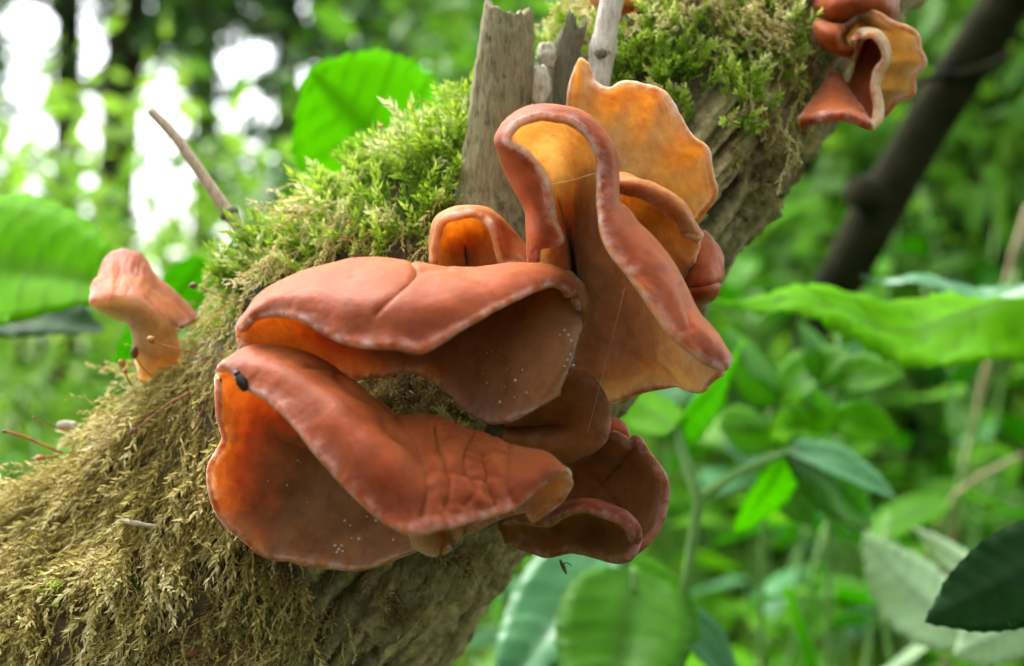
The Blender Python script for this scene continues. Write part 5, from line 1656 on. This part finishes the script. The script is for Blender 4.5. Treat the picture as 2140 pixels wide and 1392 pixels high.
def at_px(px, dist):
    return PM(px, 696, dist)[0]
lab_n = 'leafy green nettle in the blurred undergrowth right of the mossy branch'
lab_l = 'leafy green herb in the blurred undergrowth left of the mossy branch'
spots = []
for row, (dist, n, x0, x1, hh) in enumerate([(0.62, 6, 1250, 2250, 0.50), (0.85, 8, 1150, 2300, 0.60), (1.15, 9, 1000, 2350, 0.66), (1.5, 10, 950, 2350, 0.74), (1.9, 9, 900, 2350, 0.80)]):
    for k in range(n):
        px = x0 + (x1 - x0) * (k + rp.uniform(0.1, 0.9)) / n
        d = dist * rp.uniform(0.92, 1.1)
        herb(at_px(px, d), d, hh * rp.uniform(0.85, 1.12), lab_n, 'undergrowth herbs on the right', mats=(M_leaf, M_leaf, M_leaf_bright, M_leaf_blue, M_leaf), leafL=0.065 + 0.012 * row, pairs=6)
for row, (dist, n, x0, x1, hh) in enumerate([(0.75, 4, -150, 420, 0.52), (1.1, 5, -200, 520, 0.56), (1.6, 6, -250, 600, 0.62)]):
    for k in range(n):
        px = x0 + (x1 - x0) * (k + rp.uniform(0.1, 0.9)) / n
        d = dist * rp.uniform(0.92, 1.1)
        herb(at_px(px, d), d, hh * rp.uniform(0.85, 1.12), lab_l, 'undergrowth herbs on the left', name='leafy_herb', lm=LM_lance + LM_nettle[:1], mats=(M_leaf, M_leaf_blue, M_leaf), leafL=0.06 + 0.012 * row, pairs=6)

# --- grass and ground cover ------------------------------------------------------
def ground_cover():
    n = 9000
    y = 0.55 + rng.uniform(0, 1, n) ** 1.6 * 7
    x = rng.uniform(-0.62, 0.62, n) * y * 1.3
    h = rng.uniform(0.08, 0.32, n) * (0.6 + 0.15 * np.minimum(y, 4))
    a = rng.uniform(0, 6.28, n); w = rng.uniform(0.003, 0.008, n) * (0.7 + 0.2 * y)
    z = np.array([ground_z(p, q) for p, q in zip(x, y)])
    b = np.stack([x, y, z], -1)
    dv = np.stack([np.cos(a), np.sin(a), 0 * a], -1); lean = np.stack([np.cos(a + 1.5), np.sin(a + 1.5), 0 * a], -1)
    P0, P1 = b - dv * w[:, None], b + dv * w[:, None]
    m = b + lean * (h * 0.18)[:, None] + np.array([0, 0, 1]) * (h * 0.6)[:, None]
    P2, P3 = m + dv * w[:, None] * 0.8, m - dv * w[:, None] * 0.8
    tp = b + lean * (h * 0.55)[:, None] + np.array([0, 0, 1]) * h[:, None]
    V = np.stack([P0, P1, P2, P3, tp], 1).reshape(-1, 3)
    i = np.arange(n) * 5
    me = mesh_arrays('grass', V, [np.stack([i, i + 1, i + 2, i + 3], -1), np.stack([i + 3, i + 2, i + 4], -1)],
                     {'tint': np.repeat(rng.uniform(0, 1, n), 5), 'vein': np.zeros(5 * n)}, smooth_shade=False)
    tag(link('grass', me, M_shrub), 'low green grass and ground cover on the forest floor', 'grass', kind='stuff')
ground_cover()

# --- foliage clouds ----------------------------------------------------------------
def leaf_cloud(pos, size, tint):
    """pointed-oval leaves (six triangles) at pos"""
    n = len(pos)
    R = basis(rng.normal(size=(n, 3)) * np.array([0.7, 0.7, 0.5]) + np.array([0, -0.2, 0.6]), rng.uniform(0, 6.28, n))
    t = np.array([[0, 0, 0], [0.33, 0.22, 0.05], [0.7, 0.17, 0.02], [1, 0, -0.08], [0.7, -0.17, 0.02], [0.33, -0.22, 0.05]])
    V = np.einsum('kij,nj->kni', R, t) * size[:, None, None] + pos[:, None]
    i = np.arange(n)[:, None] * 6
    F = (i[:, None] + np.array([[0, 1, 2], [0, 2, 3], [0, 3, 4], [0, 4, 5]])[None]).reshape(-1, 3)
    return V.reshape(-1, 3), F, np.repeat(tint, 6)

def shrub(x, y, w, h, n, label, leaf=0.05, material=M_shrub, group='shrubs behind the undergrowth', bottom=0.15, tb=0.0):
    z0 = ground_z(x, y) if y < 12 else 0.0
    root = empty('shrub', (x, y, z0)); tag(root, label, 'shrub', group)
    for k in range(4):
        a = rng.uniform(0, 6.28)
        e = np.array([x + math.cos(a) * w * 0.3, y + math.sin(a) * w * 0.3, z0 + h * 0.85])
        stem_object([np.array([x, y, z0 - 0.02]), np.array([x + math.cos(a) * w * 0.08, y + math.sin(a) * w * 0.08, z0 + h * 0.4]), e], 0.012 + 0.004 * h, M_trunk, root, n=12, sides=6, taper=0.7)
    nc = 26
    cc = np.stack([x + rng.normal(size=nc) * w * 0.26, y + rng.normal(size=nc) * w * 0.22, z0 + h * rng.uniform(bottom, 0.95, nc)], -1)
    k = rng.integers(0, nc, n)
    p = cc[k] + rng.normal(size=(n, 3)) * w * 0.12
    ct = rng.uniform(0, 0.5, nc)
    V, F, T = leaf_cloud(p, leaf * rng.uniform(0.6, 1.3, n), np.clip(ct[k] + rng.uniform(0, 0.4, n) + tb, 0, 1))
    me = mesh_arrays('foliage', V, [F], {'tint': T}, smooth_shade=False)
    link('foliage', me, material, root)
    return root
lr = 'green shrub filling the blurred wood behind the leaning dark branch'
for px, dist, w, h, n in [(1500, 2.6, 1.2, 1.5, 1900), (1850, 2.4, 1.2, 1.7, 1900), (2200, 2.3, 1.2, 1.8, 1700), (1300, 3.4, 1.4, 1.7, 1700), (1700, 3.8, 1.6, 2.3, 2200), (2050, 3.6, 1.6, 2.5, 2200), (2350, 3.5, 1.5, 2.4, 1700), (1450, 5.2, 2.2, 3.2, 2500), (1900, 5.5, 2.4, 3.6, 2500), (2300, 5.4, 2.3, 3.6, 2300)]:
    shrub(at_px(px, dist), dist, w, h, n, lr, leaf=0.055 + 0.012 * dist)
ll = 'low grey-green bush in the blurred wood left of the mossy branch'
for px, dist, w, h, n in [(40, 2.6, 0.8, 0.95, 1100), (-150, 2.3, 0.8, 1.1, 900), (330, 3.0, 1.0, 0.75, 900), (600, 3.4, 1.2, 0.9, 900), (850, 3.6, 1.2, 1.2, 1000)]:
    shrub(at_px(px, dist), dist, w, h, n, ll, leaf=0.06, tb=0.15, group='low bushes on the left')

# --- trees -------------------------------------------------------------------------
GAPS = [(60, 60, 60, 60), (110, 30, 40, 40), (75, 150, 55, 90), (160, 10, 40, 35), (190, 100, 50, 50), (150, 240, 80, 80), (150, 310, 60, 45), (210, 250, 30, 60), (200, 410, 28, 32),
        (330, 190, 48, 42), (310, 290, 42, 60), (330, 370, 70, 60), (390, 250, 40, 30), (400, 420, 60, 50), (420, 490, 60, 60), (450, 530, 40, 50), (300, 480, 30, 40), (360, 560, 80, 40), (500, 130, 45, 45), (550, 110, 28, 26),
        (520, 210, 34, 32), (575, 225, 26, 24), (470, 240, 20, 18), (588, 350, 40, 32), (540, 308, 22, 20), (645, 160, 22, 22), (615, 15, 34, 26), (900, 112, 30, 28), (690, 40, 20, 20), (1010, 10, 22, 20), (430, 180, 16, 16), (60, 480, 30, 20)]
def gap(px, py):
    g = np.zeros(px.shape, bool)
    for x, y, a, b in GAPS:
        g |= ((px - x) / (a * 1.08 + 4)) ** 2 + ((py - y) / (b * 1.08 + 4)) ** 2 < 1
    return g
def tree(px, dist, diam, lean_px, label, n, spread, zc, leaf=0.11, tb=0.0, wig=0.0, full=False):
    """trunk seen at photo x px at eye level; lean_px is its shift at the top of the frame"""
    x = at_px(px, dist); y = dist
    top_h = H + 0.5 * dist * 0.8 + 4.5
    root = empty('tree', (x, y, -0.05)); tag(root, label, 'tree', 'trees of the wood behind')
    sl = (at_px(px + lean_px, dist) - x) / (696 * SPP * dist / D)
    zs = np.linspace(-0.1, top_h, 40)
    c = np.stack([x + sl * (zs - H) + wig * np.sin(zs * 1.7 + px), y + 0 * zs, zs], -1)
    V, F = tube_arrays(c, diam / 2 * (1.15 - 0.75 * np.linspace(0, 1, 40)), 16, rough=0.07, seed=px)
    me = mesh_arrays('trunk', V, F); fix_normals(me); link('trunk', me, M_trunk, root)
    nb = 26
    ends = []
    for k in range(nb):
        z = rng.uniform(zc[0], zc[1]); a = rng.uniform(0, 6.28)
        b0 = np.array([x + sl * (z - H), y, z])
        e = b0 + np.array([math.cos(a) * spread, math.sin(a) * spread * 0.7, rng.uniform(-0.25, 0.35) * spread]) * rng.uniform(0.5, 1.0)
        mid = (b0 + e) / 2 + np.array([0, 0, rng.uniform(0, 0.12) * spread])
        if k < 12:
            stem_object([b0, mid, e], diam * 0.13, M_trunk, root, 'limb', 6, 10, 0.8)
        ends += [e, mid, (mid + e) / 2]
    ends = np.array(ends)
    k = rng.integers(0, len(ends), n)
    p = ends[k] + rng.normal(size=(n, 3)) * np.array([0.30, 0.22, 0.17]) * spread * 0.62
    qx, qy = PXM(p)
    inview = (qx > -120) & (qx < 1250) & (qy > -80) & (qy < 640)
    keep = ~(gap(qx, qy) & inview & (rng.uniform(size=n) < 0.94))
    p = p[keep]
    ct = rng.uniform(0, 0.6, len(ends))[k][keep]
    V, F, T = leaf_cloud(p, leaf * rng.uniform(0.6, 1.3, len(p)), np.clip(ct + rng.uniform(0, 0.3, len(p)) + tb, 0, 1))
    me = mesh_arrays('crown', V, [F], {'tint': T}, smooth_shade=False)
    link('crown', me, M_tree, root)
tree(225, 5.5, 0.165, 40, 'dark straight tree trunk behind the slender tan twig', 5600, 1.5, (1.2, 4.2), leaf=0.085)
tree(135, 8.0, 0.17, 10, 'thin dark tree trunk left of the straight one, with bright sky beside it', 4200, 1.7, (1.8, 5.0), leaf=0.10)
tree(605, 6.5, 0.13, -5, 'slim dark tree behind the bright green hazel leaf', 6500, 1.7, (0.9, 4.2), leaf=0.095)
tree(900, 7.0, 0.16, 30, 'leafy tree behind the broken stub', 7500, 1.9, (0.8, 4.6), leaf=0.10)
tree(1250, 8.0, 0.2, 20, 'leafy tree hidden behind the tall ear and the mossy branch', 7500, 2.2, (0.8, 5.0), leaf=0.11)
tree(1650, 8.5, 0.2, -20, 'leafy tree behind the leaning dark branch', 5500, 2.4, (0.8, 5.5), leaf=0.12)
tree(2080, 8.0, 0.18, 30, 'leafy tree at the far right behind the shrubs', 5000, 2.4, (0.8, 5.5), leaf=0.12)
tree(420, 11.0, 0.2, 15, 'distant tree between the straight trunk and the hazel leaf', 6000, 2.2, (1.0, 5.5), leaf=0.12)
tree(-160, 7.5, 0.2, 10, 'leafy tree at the far left behind the sapling leaf', 4500, 1.7, (1.0, 4.5), leaf=0.10)
tree(1000, 14.0, 0.3, 0, 'distant leafy tree closing the view behind the mossy branch', 9000, 4.0, (0.8, 8.0), leaf=0.2)
tree(1900, 15.0, 0.3, 0, 'distant leafy tree closing the view on the right', 6500, 4.6, (0.8, 9.0), leaf=0.22)

# --- unseen foliage added behind and above the camera to cut sky light ---------------
def sky_blocking_wood():
    n = 10000
    a = rng.uniform(math.radians(150), math.radians(390), n)
    r = rng.uniform(2.2, 5.0, n)
    z = rng.uniform(0, 1, n) ** 0.8 * 2.6
    p = np.stack([np.cos(a) * r, np.sin(a) * r * 1.0 - 0.4, z], -1)
    k = fbm(p * 0.8, 2) > -0.35
    p = p[k]
    # canopy overhead with gaps, added to cut light from the zenith
    m = 5200
    a = rng.uniform(0, 6.28, m); r = np.sqrt(rng.uniform(0, 1, m)) * 6.0
    q = np.stack([np.cos(a) * r, np.sin(a) * r - 0.8, rng.uniform(4.6, 6.8, m)], -1)
    q = q[fbm(q * 0.9 + 4, 2) > -0.25]
    p = np.concatenate([p, q])
    V, F, T = leaf_cloud(p, np.where(p[:, 2] > 4.5, 0.3, 0.2) * rng.uniform(0.6, 1.3, len(p)), rng.uniform(0, 0.8, len(p)))
    me = mesh_arrays('sky_blocking_foliage', V, [F], {'tint': T}, smooth_shade=False)
    tag(link('sky_blocking_foliage', me, M_tree), 'unseen leafy wood added round the clearing to block sky light', 'wood', kind='stuff')
sky_blocking_wood()
